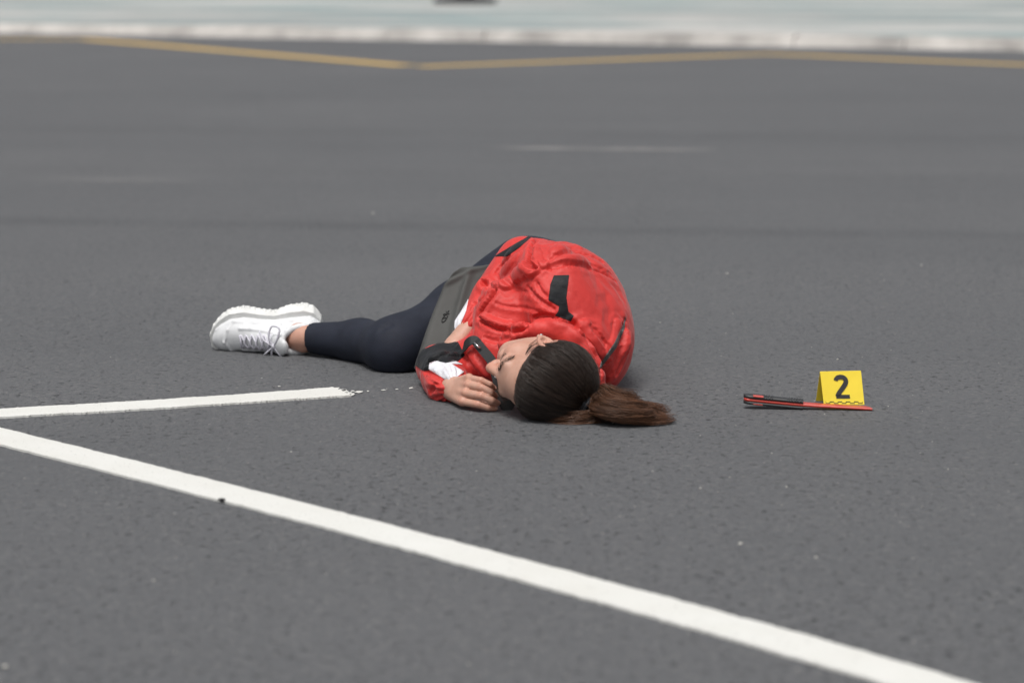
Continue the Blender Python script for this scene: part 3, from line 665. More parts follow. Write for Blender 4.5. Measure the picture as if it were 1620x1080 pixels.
jpanel('elbow_panel', [(440, 172), (530, 118), (600, 78), (625, 72), (560, 130), (500, 172)], M['black_ny'], 5.2, 5.9, facing=-1)
jpanel('sleeve_stripe', [(322, 330), (300, 332), (262, 440), (235, 525), (262, 530), (300, 440)], M['white_ny'], 5.2, 5.7, facing=-1)
jpanel('sleeve_stripe', [(122, 690), (150, 680), (200, 692), (240, 680), (285, 700), (228, 696), (290, 735), (222, 786), (120, 722)], M['white_ny'], 5.0, 5.5)
jpanel('sleeve_panel', [(40, 690), (60, 640), (180, 590), (262, 590), (295, 655), (262, 682), (200, 694), (150, 682), (122, 690), (120, 728), (88, 728)], M['black_ny'], 5.0, 5.6)

# ------------------------------------------------------------------ hair
hair = Shape(); hair.floor = .001
headshape(hair, .0085, False)
TIE = hd(-.088, -.026, .064); TD = nrm(TIE-hd(-.01, 0, .01))
hl = lambda Q: None
def hairline(P):
    q = (P-HC.astype(np.float32))@HA.T.astype(np.float32)/HS; f, r, u = q[:, 0], q[:, 1], q[:, 2]
    # positive in front of / below the hair line: forehead line, temple, over the ear, nape
    ar = np.abs(r)
    front = .058-.30*np.maximum(0, .055-u)*1.0-.10*np.maximum(ar-.03, 0)
    line = np.where(u > .02, .080-.54*(.075-u).clip(0), .0503-.35*(.02-u))-.25*(ar-.045).clip(0)
    g1 = f-line                                     # in front of the line
    side = (-.030+.25*(f+.02))-u                    # below the ear line on the side
    return np.maximum(g1, np.where(f > -.03, side+.004, side-.03+.9*(-.03-f)*-1))
hair.fun(lambda P: -hairline(P).astype(np.float32), HC, .16, .006, True)
HB1 = nrm(np.cross(TD, HF)); HB2 = np.cross(TD, HB1)
def hpost(P, d, cc, cr_):
    q = P-HC.astype(np.float32); th = np.arctan2(q@HB2.astype(np.float32), q@HB1.astype(np.float32))
    hl_ = np.clip(-hairline(P)/.024, 0, 1); d = d+.0095*(1-hl_*hl_*(3-2*hl_)).astype(np.float32)
    return d+.0006*np.sin(th*46+2*np.sin(th*7))+.0007*np.sin(th*23+1.3)
hair.post.append(hpost)
Vh, Qh = hair.mesh(.0025, HC-.15, HC+.15)
def set_attr(o, name, v):
    a = o.data.attributes.new(name, 'FLOAT', 'POINT'); a.data.foreach_set('value', np.asarray(v, np.float32))
hair_o = mesh_obj('hair', Vh, Qh, M['hair'], person, ORG); set_attr(hair_o, 'along', np.full(len(Vh), .03)); set_attr(hair_o, 'shade', np.full(len(Vh), .2))
def strands(name, paths, rad, mat, parent, along=None, shade=None, kind='stuff'):
    """paths (n,m,3): three-sided tapering strands joined into one mesh"""
    n, m, _ = paths.shape; t = np.gradient(paths, axis=1); t /= np.linalg.norm(t, axis=2, keepdims=True)+1e-9
    ref = np.where(np.abs(t[..., 2:3]) < .9, np.array([0, 0, 1.]), np.array([1., 0, 0])); a = np.cross(t, ref); a /= np.linalg.norm(a, axis=2, keepdims=True)+1e-9; b = np.cross(t, a)
    R = np.asarray(rad); R = R if R.ndim == 2 else np.broadcast_to(R, (n, m))
    V = np.stack([paths+R[..., None]*(math.cos(q)*a+math.sin(q)*b) for q in (0, 2.094, 4.189)], 2).reshape(-1, 3); V[:, 2] = np.maximum(V[:, 2], .0012)
    idx = np.arange(n*m*3).reshape(n, m, 3); F = []
    for j in range(3):
        k = (j+1) % 3; F.append(np.stack([idx[:, :-1, j], idx[:, :-1, k], idx[:, 1:, k], idx[:, 1:, j]], -1).reshape(-1, 4))
    o = mesh_obj(name, V, np.concatenate(F), mat, parent, ORG, kind=kind)
    if along is not None: set_attr(o, 'along', np.repeat(along.ravel(), 3)); set_attr(o, 'shade', np.repeat(shade.ravel(), 3))
    return o
# combed strands over the skull, drawn back to the tie
N_, m_ = 6500, 13
hs2 = Shape(); headshape(hs2, .0085, False); O_ = hd(-.01, 0, .01)
def on_skull(dirs):
    a = np.zeros(len(dirs)); b = np.full(len(dirs), .16)
    for _ in range(16):
        c = (a+b)/2; ins = hs2.ev(O_+dirs*c[:, None]) < 0; a = np.where(ins, c, a); b = np.where(ins, b, c)
    return O_+dirs*a[:, None]
dd = RNG.normal(size=(N_*4, 3)); dd /= np.linalg.norm(dd, axis=1)[:, None]; cand = on_skull(dd); hlv = hairline(cand.astype(np.float32))
ragged = .004*np.sin((cand-HC)@HU*260)+.0035*np.sin((cand-HC)@HR*310)+np.abs(RNG.normal(0, .0042, len(cand)))-.001
cand = cand[(hlv < ragged) & (RNG.random(len(cand)) < np.where(hlv > -.016, 1, .4))][:N_]; d0 = cand-O_; d0 /= np.linalg.norm(d0, axis=1)[:, None]
tt = np.linspace(0, 1, m_)[None, :, None]; om = np.arccos(np.clip(d0@TD, -1, 1))[:, None, None]; om = np.maximum(om, 1e-3)
D_ = (np.sin((1-tt)*om)*d0[:, None]+np.sin(tt*om)*TD)/np.sin(om)
flat = D_.reshape(-1, 3); lo_ = np.linalg.norm(on_skull(flat)-O_, axis=1)
jit = RNG.normal(0, .0010, len(cand))[:, None]
def taperh(P):
    q = np.clip(-hairline(P.astype(np.float32))/.024, 0, 1); return .0095*(1-q*q*(3-2*q))
lo2 = lo_.reshape(D_.shape[:2]); sink = taperh((O_+D_*lo2[..., None]).reshape(-1, 3)).reshape(lo2.shape)
lift = lo2-sink+.0008+np.abs(jit)*np.minimum(1, np.linspace(0, 3, m_))[None]-.0012*(1-np.linspace(0, 1, m_))[None]**6
Pp = O_+D_*lift[..., None]; sw = RNG.normal(0, .0022, (len(cand), 1, 3))*np.sin(np.linspace(0, math.pi, m_))[None, :, None]; Pp = Pp+sw
Pp[..., 2] = np.maximum(Pp[..., 2], .002)
sh_ = np.broadcast_to(RNG.random((len(cand), 1)), Pp.shape[:2]); strands('combed_strands', Pp, .00042*np.clip(np.linspace(0, 1, m_)*5+.3, 0, 1)[None]*np.ones((len(Pp), 1)), M['hair'], hair_o, np.full(Pp.shape[:2], .02)+.06*sh_, sh_)
# flyaway hairs standing off the combed surface
kf = RNG.choice(len(Pp), 130, replace=False); off = RNG.uniform(.001, .006, (130, 1))*np.sin(np.linspace(0, math.pi, m_))[None]**.7
Pf = Pp[kf]+D_[kf]*off[..., None]+RNG.normal(0, .006, (130, 1, 3))*np.sin(np.linspace(0, math.pi, m_))[None, :, None]; Pf[..., 2] = np.maximum(Pf[..., 2], .002)
strands('flyaway_hair', Pf, np.full(Pf.shape[:2], .00028), M['hair'], hair_o, np.full(Pf.shape[:2], .15), np.full(Pf.shape[:2], .6))
# ponytail
tc = [TIE-TD*.004, TIE+TD*.010, at(944, 634, 4.99), at(962, 638, 4.98), at(985, 648, 4.955), ground(1008, 664)+np.array([0, 0, .014]), ground(1026, 667)+np.array([0, 0, .008]), ground(1043, 663)+np.array([0, 0, .005])]
tcs = np.array(smooth_path(tc, 6)); mt = len(tcs); u_ = np.linspace(0, 1, mt)
side = np.cross(np.gradient(tcs, axis=0), (0, 0, 1.)); side /= np.linalg.norm(side, axis=1)[:, None]+1e-9; upv = np.array([0, 0, 1.])
widY = np.interp(u_, [0, .13, .38, .6, .85, 1], [.006, .010, .044, .070, .055, .035]); widZ = np.interp(u_, [0, .13, .38, .6, .85, 1], [.006, .010, .027, .018, .011, .006])
nc, ns = 95, 28
cq = RNG.random(nc)*6.283; cra = np.sqrt(RNG.random(nc)); cox, coz = cra*np.cos(cq), cra*np.sin(cq); cln = np.clip(RNG.normal(.78, .21, nc), .3, 1.05); cph = RNG.random(nc)*6.28; cfr = RNG.uniform(8, 18, nc); cam_ = RNG.uniform(.008, .022, nc); csh = RNG.random(nc); cal = RNG.normal(0, .16, nc)
rep = lambda a: np.repeat(a, ns)[:, None]
n_ = nc*ns; loc = np.abs(np.sin(u_*3.0))[None]*.8+.25
ox = rep(cox)+RNG.normal(0, .10, (n_, 1))*loc; oz = rep(coz)+RNG.normal(0, .12, (n_, 1))*loc
wave = rep(cam_)*np.sin(u_[None]*rep(cfr)+rep(cph)+RNG.normal(0, .15, (n_, 1)))*u_[None]**1.3; wave2 = rep(cam_)*np.cos(u_[None]*rep(cfr)*.8+rep(cph)*1.7)*u_[None]**1.4
ui = np.clip(u_[None]*rep(cln)*RNG.uniform(.88, 1.06, (n_, 1)), 0, 1)
ctr = np.stack([np.interp(ui, u_, tcs[:, k]) for k in range(3)], -1); sd = np.stack([np.interp(ui, u_, side[:, k]) for k in range(3)], -1)
wy = np.interp(ui, u_, widY); wz = np.interp(ui, u_, widZ)
Pt = ctr+sd*(ox*wy+wave)[..., None]+upv*(oz*wz+wave2*.7)[..., None]+RNG.normal(0, .0007, (n_, mt, 3)).cumsum(1)*.5
Pt[..., 2] = np.maximum(Pt[..., 2], .0015+.006*RNG.random((n_, 1)))
taper = np.clip((1-u_)*6, .25, 1)[None]*np.ones((n_, 1))*.00048
sh_ = np.clip(np.broadcast_to(rep(csh)+RNG.normal(0, .2, (n_, 1)), Pt.shape[:2]), 0, 1); al = np.clip(.03+u_[None]*1.05+rep(cal)+RNG.normal(0, .08, (n_, 1)), 0, 1)
pony = strands('ponytail', Pt, taper, M['hair'], hair_o, al, sh_)
# lock that falls under the head towards the face, and stray ends
def lock(pts, n, wdt, amp, lo=.6):
    c = np.array(smooth_path(pts, 7)); m = len(c); u = np.linspace(0, 1, m); P = []
    for _ in range(n):
        l = RNG.uniform(lo, 1); ui = u*l; q = np.stack([np.interp(ui, u, c[:, k]) for k in range(3)], 1); a = RNG.normal(0, 1, 3)*wdt
        q = q+a*(np.sin(ui*2.4)[:, None])+amp*np.sin(ui*9+RNG.random()*2)[:, None]*np.array([.2, 1, .3])*ui[:, None]; P.append(q)
    P = np.array(P); P[..., 2] = np.maximum(P[..., 2], .002); s_ = np.broadcast_to(RNG.random((n, 1)), P.shape[:2])
    return P, np.clip((1-u)*5, .3, 1)[None]*np.ones((n, 1))*.0006, np.broadcast_to(np.clip(.1+u*1.25, 0, 1), P.shape[:2]), s_
P, R_, A_, S_ = lock([at(935, 638, 4.97), at(944, 652, 4.95), ground(930, 668)+np.array([0, 0, .01]), ground(900, 670)+np.array([0, 0, .006]), ground(870, 668)+np.array([0, 0, .003])], 320, .009, .006); strands('loose_lock', P, R_, M['hair'], hair_o, A_, S_)
P, R_, A_, S_ = lock([at(985, 648, 5.0), at(1015, 655, 4.985), at(1040, 652, 4.985), at(1049, 659, 4.98), at(1043, 668, 4.975), at(1034, 664, 4.98)], 60, .003, .002, .8); strands('curled_end', P, R_, M['hair'], hair_o, A_, S_)
P, R_, A_, S_ = lock([TIE, at(940, 622, 5.0), at(962, 616, 5.0), at(975, 624, 5.0)], 40, .008, .005, .5); strands('stray_hair', P, R_*.6, M['hair'], hair_o, A_, S_)
mb = MB(); tcen = TIE+TD*.004; t1 = nrm(np.cross(TD, (0, 0, 1))); t2 = np.cross(TD, t1)
for dd, rr in ((-.006, .0165), (0, .018), (.006, .0165)):
    mb.tube([tcen+TD*dd+rr*(math.cos(q)*t1+math.sin(q)*t2)*(1+.06*math.sin(9*q+dd*900)) for q in np.linspace(0, 2*math.pi, 41)], .0058, 8, caps=False)
mb.build('hair_tie', M['tie'], hair_o, ORG)
# temple wisps, brow, lashes, lips, nails, ear stud
P, R_, A_, S_ = lock([hd(.045, .066, .022), hd(.032, .0765, -.002), hd(.016, .079, -.022), hd(.012, .077, -.034)], 26, .0022, .0015, .4); strands('temple_wisp', P, R_*.4, M['hair'], hair_o, A_*.2, S_)
def on_face(f, r, u, extra=.0006):
    o_ = hd(f-.05, r*.5, u*.6); d = nrm(hd(f, r, u)-o_); a, b = 0., .14
    for _ in range(22):
        m_2 = (a+b)/2
        if body.ev((o_+d*m_2)[None])[0] < 0: a = m_2
        else: b = m_2
    return o_+d*(a+extra)
def fine_hairs(name, base_pts, dirs, ln, rad, n, jitter):
    P = []
    for _ in range(n):
        t = RNG.random()*(len(base_pts)-1); i = int(t); x = t-i
        b = base_pts[i]*(1-x)+base_pts[min(i+1, len(base_pts)-1)]*x; d = dirs[i]*(1-x)+dirs[min(i+1, len(dirs)-1)]*x
        b = b+RNG.normal(0, jitter, 3); P.append([b+d*ln*k/4*(.7+.5*RNG.random()) for k in range(5)])
    P = np.array(P); return strands(name, P, np.full(P.shape[:2], rad), M['brow'], person, kind=None)
for q in (1, -1):
    bp = [on_face(*np.array([np.interp(x, (0, 1, 2, 3), v) for v in ((.09, .086, .08, .07), (q*.014, q*.026, q*.038, q*.050), (.005, .0095, .010, .004))])) for x in np.linspace(0, 3, 10)]
    fine_hairs('eyebrow', bp, [nrm(HR*q*.95+HU*.15-HF*(.15+.08*k)) for k in range(10)], .006, .00030, 130, .0021)
    lp = [on_face(*np.array([np.interp(x, (0, 1, 2, 3), v) for v in ((.09, .09, .088, .082), (q*.020, q*.030, q*.040, q*.047), (-.018, -.0215, -.021, -.017))])) for x in np.linspace(0, 3, 10)]
    fine_hairs('eyelashes', lp, [nrm(HF*.6-HU*.8+HR*q*.25)]*10, .005, .00025, 60, .0006)
lf = -np.linalg.norm(((Vb-hd(.0915, 0, -.075))@HA.T)/np.array([.012, .021, .0075]), axis=1)+1
panel('lips', Vb, Qb, lf*.01, .0004, M['lip'], person, ORG)
for i in range(4):
    d = nrm(tip[i]-dip[i]); n0 = nrm(np.array([.0, -.6, .8])-d*np.array([.0, -.6, .8]).dot(d)); s0 = np.cross(d, n0); c0 = tip[i]+n0*rad[i]*.72-d*.0005
    V = []; F = []
    for a in range(7):
        for b in range(7):
            x, y = (a-3)/3, (b-3)/3; V.append(c0+d*x*.0058+s0*y*.0050*(1-.12*x*x)-n0*(.0022*y*y+.0010*x*x)+n0*.0006)
    F = [(a*7+b, a*7+b+1, (a+1)*7+b+1, (a+1)*7+b) for a in range(6) for b in range(6)]
    mesh_obj('fingernail', V, F, M['nail'], person, ORG)
V, F = lathe([(.0005, .002), (.0028, .0015), (.0028, -.001), (.001, -.0015)], 12); es = EC+earF*.006-earU*.026+earN*.0145
mesh_obj('ear_stud', np.array(V)+es, F, M['metal'], person, ORG)

# ------------------------------------------------------------------ sneakers
def make_shoe(name, O, T, Lat, label=None):
    T = nrm(T); Lat = nrm(np.asarray(Lat)-T*np.dot(Lat, T)); Nn = np.cross(Lat, T)
    # Nn = dorsal direction (from sole to laces)
    A = np.stack([T, Lat, Nn]); W = lambda t, w_, n: O+T*t+Lat*w_+Nn*n
    Ls = .262
    tx = np.array([-.01, 0, .012, .035, .07, .105, .14, .175, .21, .235, .252, .262, .27]); hwx = np.array([.0, .014, .033, .041, .040, .035, .039, .0465, .046, .037, .024, .008, 0.])
    cxx = np.array([0, 0, 0, 0, 0, -.001, .001, .003, .001, -.003, -.005, -.007, -.007])
    hw = lambda t: np.interp(t, tx, hwx).astype(np.float32); cx = lambda t: np.interp(t, tx, cxx).astype(np.float32)
    sb = lambda t: np.interp(t, [0, .03, .075, .10, .125, .17, .225, .262], [.009, .001, .001, .008, .006, .0, .004, .017]).astype(np.float32)   # underside (arch, toe spring)
    st = lambda t: np.interp(t, [0, .05, .10, .16, .23, .262], [.044, .042, .038, .033, .030, .034]).astype(np.float32)
    so = Shape(); up = Shape(); c0 = W(.13, 0, .03)
    def f_sole(P):
        q = (P-O.astype(np.float32))@A.T.astype(np.float32); t, w_, n = q.T
        fl_ = .004*np.clip(1-(n/.03), 0, 1); tooth = .0012*np.sign(np.sin(t*2*math.pi/.0125))*(n < sb(t)+.013)*(1)
        groove = -.0014*np.exp(-((n-.024-.05*(t-.12)**2)/.0016)**2)-.001*np.exp(-((n-.0145)/.0013)**2)
        e = (np.abs(w_-cx(t))-hw(t)*1.0-.008-fl_-groove-tooth)*.85
        tr = .0016*((np.sin(t*2*math.pi/.0125) > 0) & (t > 0))*1.0
        v = np.maximum(n-st(t), sb(t)+tr-n); v2 = np.maximum(-t-.002, t-Ls-.001)
        d = np.maximum(np.maximum(e, v2), v); return d
    so.fun(f_sole, c0, .17)
    hp = lambda t: np.interp(t, [-.01, .0, .02, .05, .075, .10, .125, .15, .18, .21, .24, .262], [.07, .100, .104, .098, .098, .112, .102, .088, .074, .064, .054, .036]).astype(np.float32)
    wp = lambda t: np.interp(t, [-.01, .0, .012, .035, .07, .105, .14, .175, .21, .235, .25, .262], [.006, .018, .030, .036, .035, .033, .036, .042, .042, .034, .022, .006]).astype(np.float32)
    def f_up(P):
        q = (P-O.astype(np.float32))@A.T.astype(np.float32); t, w_, n = q.T; H_ = np.maximum(hp(t)-.02, .01); Wd = np.maximum(wp(t), .004)
        g = (np.abs((w_-cx(t))/Wd)**2.3+np.abs(np.maximum(n-.02, 0)/H_)**2.3)**(1/2.3)
        d = (g-1)*np.minimum(Wd, H_)*.85
        return np.maximum(np.maximum(np.maximum(d, -t*.9-.001), t-.258), .012-n)
    up.fun(f_up, c0, .17)
    # ankle opening and padded collar
    up.ell(W(.045, 0, .112), (.043, .026, .030), A, .008, True)
    ring = [W(.045+.045*math.cos(q), .031*math.sin(q), .096+.012*math.cos(q)+.004*math.cos(2*q)) for q in np.linspace(0, 2*math.pi, 21)]
    for i in range(20): up.cap(ring[i], ring[i+1], .0072, .0072, .005)
    tg = [W(.10, 0, .105), W(.088, 0, .118), W(.078, 0, .128)]; up.chain(tg, [.012, .011, .008], .006, ax=Lat, sc=2.0)
    # overlays on the side (raised panels)
    ov = [([(.02, .045), (.06, .058), (.10, .050), (.15, .055), (.20, .043), (.245, .034)], .0035), ([(.10, .094), (.13, .080), (.16, .070), (.185, .063)], .0035), ([(.06, .085), (.085, .065), (.10, .050)], .003), ([(.0, .075), (.02, .065), (.05, .055)], .003), ([(.20, .044), (.215, .055), (.228, .062)], .0025)]
    sp = []
    for pl, r in ov:
        for sgn in (-1, 1):
            pts3 = []
            for t, n in pl:
                H_ = hp(np.array([t]))[0]-.02; Wd = wp(np.array([t]))[0]; y = max(0, 1-(max(n-.02, 0)/H_)**2.3)**(1/2.3)*Wd; pts3.append(W(t, float(cx(np.array([t]))[0])+sgn*y, n))
            sp.append(pts3)
            for i in range(len(pts3)-1): up.cap(pts3[i], pts3[i+1], r, r, .004)
    bb0 = np.min([W(t, a, b) for t in (-.02, .29) for a in (-.07, .07) for b in (-.02, .15)], 0); bb1 = np.max([W(t, a, b) for t in (-.02, .29) for a in (-.07, .07) for b in (-.02, .15)], 0)
    Vs, Qs = up.mesh(.0022, bb0, bb1); s_o = mesh_obj(name, Vs, Qs, M['shoe'], person, ORG)
    Vs, Qs = so.mesh(.0018, bb0, bb1); mesh_obj('sole', Vs, Qs, M['sole'], s_o, ORG)
    mb = MB()
    for pts3 in sp: mb.tube([p+(p-W(.12, 0, .03))*.012 for p in smooth_path(pts3, 4)], .0011, 6)
    mb.build('stitched_edge', M['seam'], s_o, ORG)
    def top(t, w_, ex=.0025):
        H_ = hp(np.array([t]))[0]-.02; Wd = wp(np.array([t]))[0]; y = min(abs(w_)/Wd, .98); return W(t, w_, .02+H_*(1-y**2.3)**(1/2.3)+ex)
    rows = [.112, .127, .142, .157, .171, .184]
    for i, t in enumerate(rows):
        hwid = .0205-.0009*i
        for sgn in (-1, 1):
            t2 = rows[i+1] if i+1 < len(rows) else t+.004
            mb = MB(); mb.tube(smooth_path([top(t2, -sgn*hwid, .001), top(t*.5+t2*.5, -sgn*hwid*.3, .0045), top(t*.6+t2*.4, sgn*hwid*.3, .005), top(t, sgn*hwid, .001)], 5), .0027, 7, flat=.6)
            mb.build('lace', M['lace'], s_o, ORG)
    bow = W(.106, 0, .118)
    for sgn in (-1, 1):
        mb = MB(); mb.tube(smooth_path([bow, bow-T*.012+Lat*sgn*.020+Nn*.006, bow-T*.020+Lat*sgn*.042-Nn*.002, bow-T*.002+Lat*sgn*.046-Nn*.010, bow+T*.008+Lat*sgn*.022-Nn*.004, bow], 6), .0024, 7); mb.build('lace_loop', M['lace'], s_o, ORG)
        mb = MB(); mb.tube(smooth_path([bow, bow+T*.020+Lat*sgn*.016-Nn*.004, bow+T*.030+Lat*sgn*.032-Nn*.022], 6), .0022, 7); mb.build('lace_end', M['lace'], s_o, ORG)
    mb = MB(); mb.tube([bow-Lat*.006, bow, bow+Lat*.006], [.004, .0055, .004], 8); mb.build('lace_knot', M['lace'], s_o, ORG)
    return s_o
# right shoe lies on its inner side with the laces towards the road in front, outer side up
make_shoe('sneaker', Ohl, T_, Lat_)
make_shoe('sneaker', OhL, T2, LatL)

# ------------------------------------------------------------------ shoulder bag in the lap
BO = np.array([-.10, 5.50, .0])
bag = empty('shoulder_bag', BO, 'charcoal grey shoulder bag with small emblem held against the lap', 'bag')
BL, BR, TL, TR = at(656, 583, 5.44), at(735, 565, 5.43), at(716, 424, 5.575), at(800, 412, 5.62)
def bagpt(u, v, side):
    p = (BL*(1-u)+BR*u)*(1-v)+(TL*(1-u)+TR*u)*v+(BR-BL)*(.30*max(0, v-.86)*max(0, .3-u)*8-.05*math.sin(3.14*v))+(TL-BL)*(-.02*math.sin(3.14*u)-.10*max(0, .16-u)*max(0, v-.85)*25); n = nrm(np.cross(BR-BL, TL-BL)); n = n if n[1] < 0 else -n
    e = min(1, 5*min(u, 1-u, v, 1-v)); rim = math.sqrt(max(0, 1-(1-e)**2))
    th = .020*rim*(1+.25*math.sin(3.1*u)*math.sin(3.1*v))
    fold = .008*math.exp(-((v-.80-.18*u)/.03)**2)-.007*math.exp(-((v-.87-.18*u)/.035)**2)+.004*math.sin(6*u+5*v)*rim+.007*math.exp(-((u-.72+.25*v)/.08)**2)*rim
    seam = -.0022*math.exp(-((v-.085)/.010)**2)
    return p+n*(side*th+(fold+seam)*rim)
nu, nv = 30, 50
V = []; F = []
for sd_ in (1, -1):
    for i in range(nu+1):
        for j in range(nv+1): V.append(bagpt(i/nu, j/nv, sd_))
m_ = (nu+1)*(nv+1); idx = lambda i, j: i*(nv+1)+j
for i in range(nu):
    for j in range(nv):
        a, b, c, d = idx(i, j), idx(i+1, j), idx(i+1, j+1), idx(i, j+1); F += [(a, b, c, d), (m_+d, m_+c, m_+b, m_+a)]
mesh_obj('bag_body', V, F, M['bag'], bag, BO)
mb = MB(); mb.tube([bagpt(.012, v, 1)*.5+bagpt(.012, v, -1)*.5 for v in np.linspace(0, 1, 40)], .0028, 8); mb.tube([bagpt(u, .99, 1)*.5+bagpt(u, .99, -1)*.5 for u in np.linspace(0, 1, 20)], .0028, 8); mb.tube([bagpt(u, .01, 1)*.5+bagpt(u, .01, -1)*.5 for u in np.linspace(0, 1, 20)], .0028, 8)
mb.build('piping', M['bag'], bag, BO)
# emblem: upright rounded loop crossed by a bar, two short strokes above it
def em(pts): return smooth_path([bagpt(u, v, 1)+np.array([0, -.0012, .0008]) for u, v in pts], 5)
mb = MB(); ce = (.36, .44); R2 = lambda x, y: (ce[0]+x*.075+y*.010, ce[1]+y*.042)
mb.tube(em([R2(.55*math.cos(q)*(1 if abs(math.sin(q)) < .8 else .9), .95*math.sin(q)) for q in np.linspace(0, 2*math.pi, 15)]), .0011, 6)
mb.tube(em([R2(-.55, .05), R2(.55, .05)]), .0010, 6); mb.tube(em([R2(-1.0, .95), R2(-.2, 1.15), R2(.75, .9)]), .0010, 6); mb.tube(em([R2(-.55, 1.7), R2(-.2, 1.1), R2(-.1, 1.0)]), .0010, 6); mb.tube(em([R2(.15, 1.75), R2(-.05, 1.3)]), .0010, 6)
mb.build('emblem', M['strap'], bag, BO)
# webbing strap: loop by the wrist, slider, run under the chin to the road below the forehead
sp = smooth_path([at(727, 566, 5.33), at(733, 552, 5.275), at(741, 541, 5.255), at(750, 538, 5.25), at(757, 545, 5.245), at(766, 556, 5.225), at(776, 568, 5.20), at(783, 582, 5.17)], 6)
mb = MB(); mb.ribbon(sp, [np.array([-.35, -.75, .55])]*len(sp), .020, .0022); mb.build('strap', M['strap'], bag, BO, smooth=False)
sp = smooth_path([at(781, 590, 5.15), at(786, 605, 5.13), at(790, 622, 5.11), at(798, 637, 5.09), at(812, 645, 5.085)], 6)
mb = MB(); mb.ribbon(sp, [np.array([.5, -.75, .25])]*len(sp), [.014+.018*k/(len(sp)-1) for k in range(len(sp))], .003); mb.build('strap', M['strap'], bag, BO, smooth=False)
mb = MB(); pp = [at(750.5, 541.5, 5.238), at(760, 551, 5.228)]; mb.tube(pp, .0030, 8, flat=.6); mb.build('slider', M['metal'], bag, BO); mb = MB(); pp = [at(782, 594, 5.14), at(785, 599, 5.135)]; mb.tube(pp, .0025, 8); mb.build('slider', M['metal'], bag, BO)

# ------------------------------------------------------------------ evidence marker
mo = ground(1335, 640); mk = empty('evidence_marker', mo, 'small yellow folded tent marker with a black figure two', 'marker')
FLb, FRb = ground(1303.3, 640.2), ground(1367.5, 640.0); FLt, FRt = at(1297.2, 588.0, FLb[1]+.020), at(1362, 586.6, FLb[1]+.024)
sh = np.array([-.011, .046, 0]); BLb, BRb = FLb+sh, FRb+sh
def sheet(a, b, c, d, th):
    n = nrm(np.cross(b-a, d-a)); V = [p+n*th*s_ for s_ in (.5, -.5) for p in (a, b, c, d)]
    return V, [(0, 1, 2, 3), (7, 6, 5, 4), (0, 4, 5, 1), (1, 5, 6, 2), (2, 6, 7, 3), (3, 7, 4, 0)]
V, F = sheet(FLb, FRb, FRt, FLt, .0016); mesh_obj('front_panel', V, F, M['yellow_pl'], mk, mo, smooth=False)
V, F = sheet(BRb, BLb, FLt+(0, .0018, 0), FRt+(0, .0018, 0), .0016); mesh_obj('back_panel', V, F, M['yellow_pl'], mk, mo, smooth=False)
fx, fy = (FRb-FLb), (FLt-FLb); fn = nrm(np.cross(fx, fy)); fn = fn if fn[1] < 0 else -fn
fp = lambda u, v, e=.0014: FLb+fx*u+fy*v+fn*e
# figure two as an outline
ctr = [(.36, .735), (.375, .78), (.42, .825), (.49, .843), (.56, .825), (.60, .78), (.61, .72), (.595, .655), (.55, .57), (.49, .48), (.43, .39), (.385, .315), (.365, .255)]
c2 = smooth_path([np.array([x, y, 0]) for x, y in ctr], 4); hwd = .066; V = []; F = []
for i, p in enumerate(c2):
    t = nrm(c2[min(i+1, len(c2)-1)]-c2[max(i-1, 0)]); asp = .085/.07; a = np.array([-t[1], t[0]*asp, 0]); a = a/np.linalg.norm([a[0], a[1]/asp]); k = hwd*(1 if i > 6 else .9)
    V += [fp(p[0]+a[0]*k*.85, p[1]+a[1]*k*.85), fp(p[0]-a[0]*k*.85, p[1]-a[1]*k*.85)]
F = [(2*i, 2*i+1, 2*i+3, 2*i+2) for i in range(len(c2)-1)]
b_ = len(V); V += [fp(.325, .19), fp(.665, .19), fp(.665, .305), fp(.325, .305)]; F += [(b_, b_+1, b_+2, b_+3)]
F2 = list(F); mesh_obj('figure_two', V, F2, M['ink'], mk, mo, smooth=False)
mb = MB()
for i in range(9):
    u0 = .05+.10*i; v0 = .035 if i % 2 == 0 else .08
    mb.add([fp(u0, v0), fp(u0+.10, v0), fp(u0+.10, v0+.022), fp(u0, v0+.022)], [(0, 1, 2, 3)])
for i in range(10):
    u0 = .05+.10*i; mb.add([fp(u0, .03, .0016), fp(u0+.008, .03, .0016), fp(u0+.008, .10, .0016), fp(u0, .10, .0016)], [(0, 1, 2, 3)])
mb.build('scale_bar', M['ink'], mk, mo, smooth=False)

# ------------------------------------------------------------------ knife
k0, k1 = ground(1176, 647), ground(1380, 650); kc = (k0+k1)/2; kl = np.linalg.norm(k1-k0); kx = nrm(k1-k0); ky = np.array([-kx[1], kx[0], 0])
kn_ = empty('knife', kc, 'flat red knife with black ribbed grip lying by the yellow marker', 'knife')
def kz(t): return .0075+.0125*max(0, 1-t/.62)**1.25 if t < .62 else .0075-.0042*(t-.62)/.38
def slab(outline, thf, zoff, name, mat, ribs=None, n=60, parent=None):
    """outline(t)->(y0,y1); thf(t) thickness"""
    V = []; F = []; ts = np.linspace(outline[0], outline[1], n)
    for t in ts:
        y0, y1 = outline[2](t); th = thf(t); z = kz(t)+zoff(t); p = k0+kx*kl*t; bv = min(.0022, th*.35, (y1-y0)*.3)
        for y, zz in ((y0, z-th/2+bv), (y0+bv, z-th/2), (y1-bv, z-th/2), (y1, z-th/2+bv), (y1, z+th/2-bv), (y1-bv, z+th/2), (y0+bv, z+th/2), (y0, z+th/2-bv)): V.append(p+ky*y+np.array([0, 0, zz]))
    F = [(i*8+j, i*8+(j+1) % 8, (i+1)*8+(j+1) % 8, (i+1)*8+j) for i in range(n-1) for j in range(8)]+[tuple(range(8))[::-1], tuple((n-1)*8+j for j in range(8))]
    return mesh_obj(name, V, F, mat, kn_, kc, smooth=False)
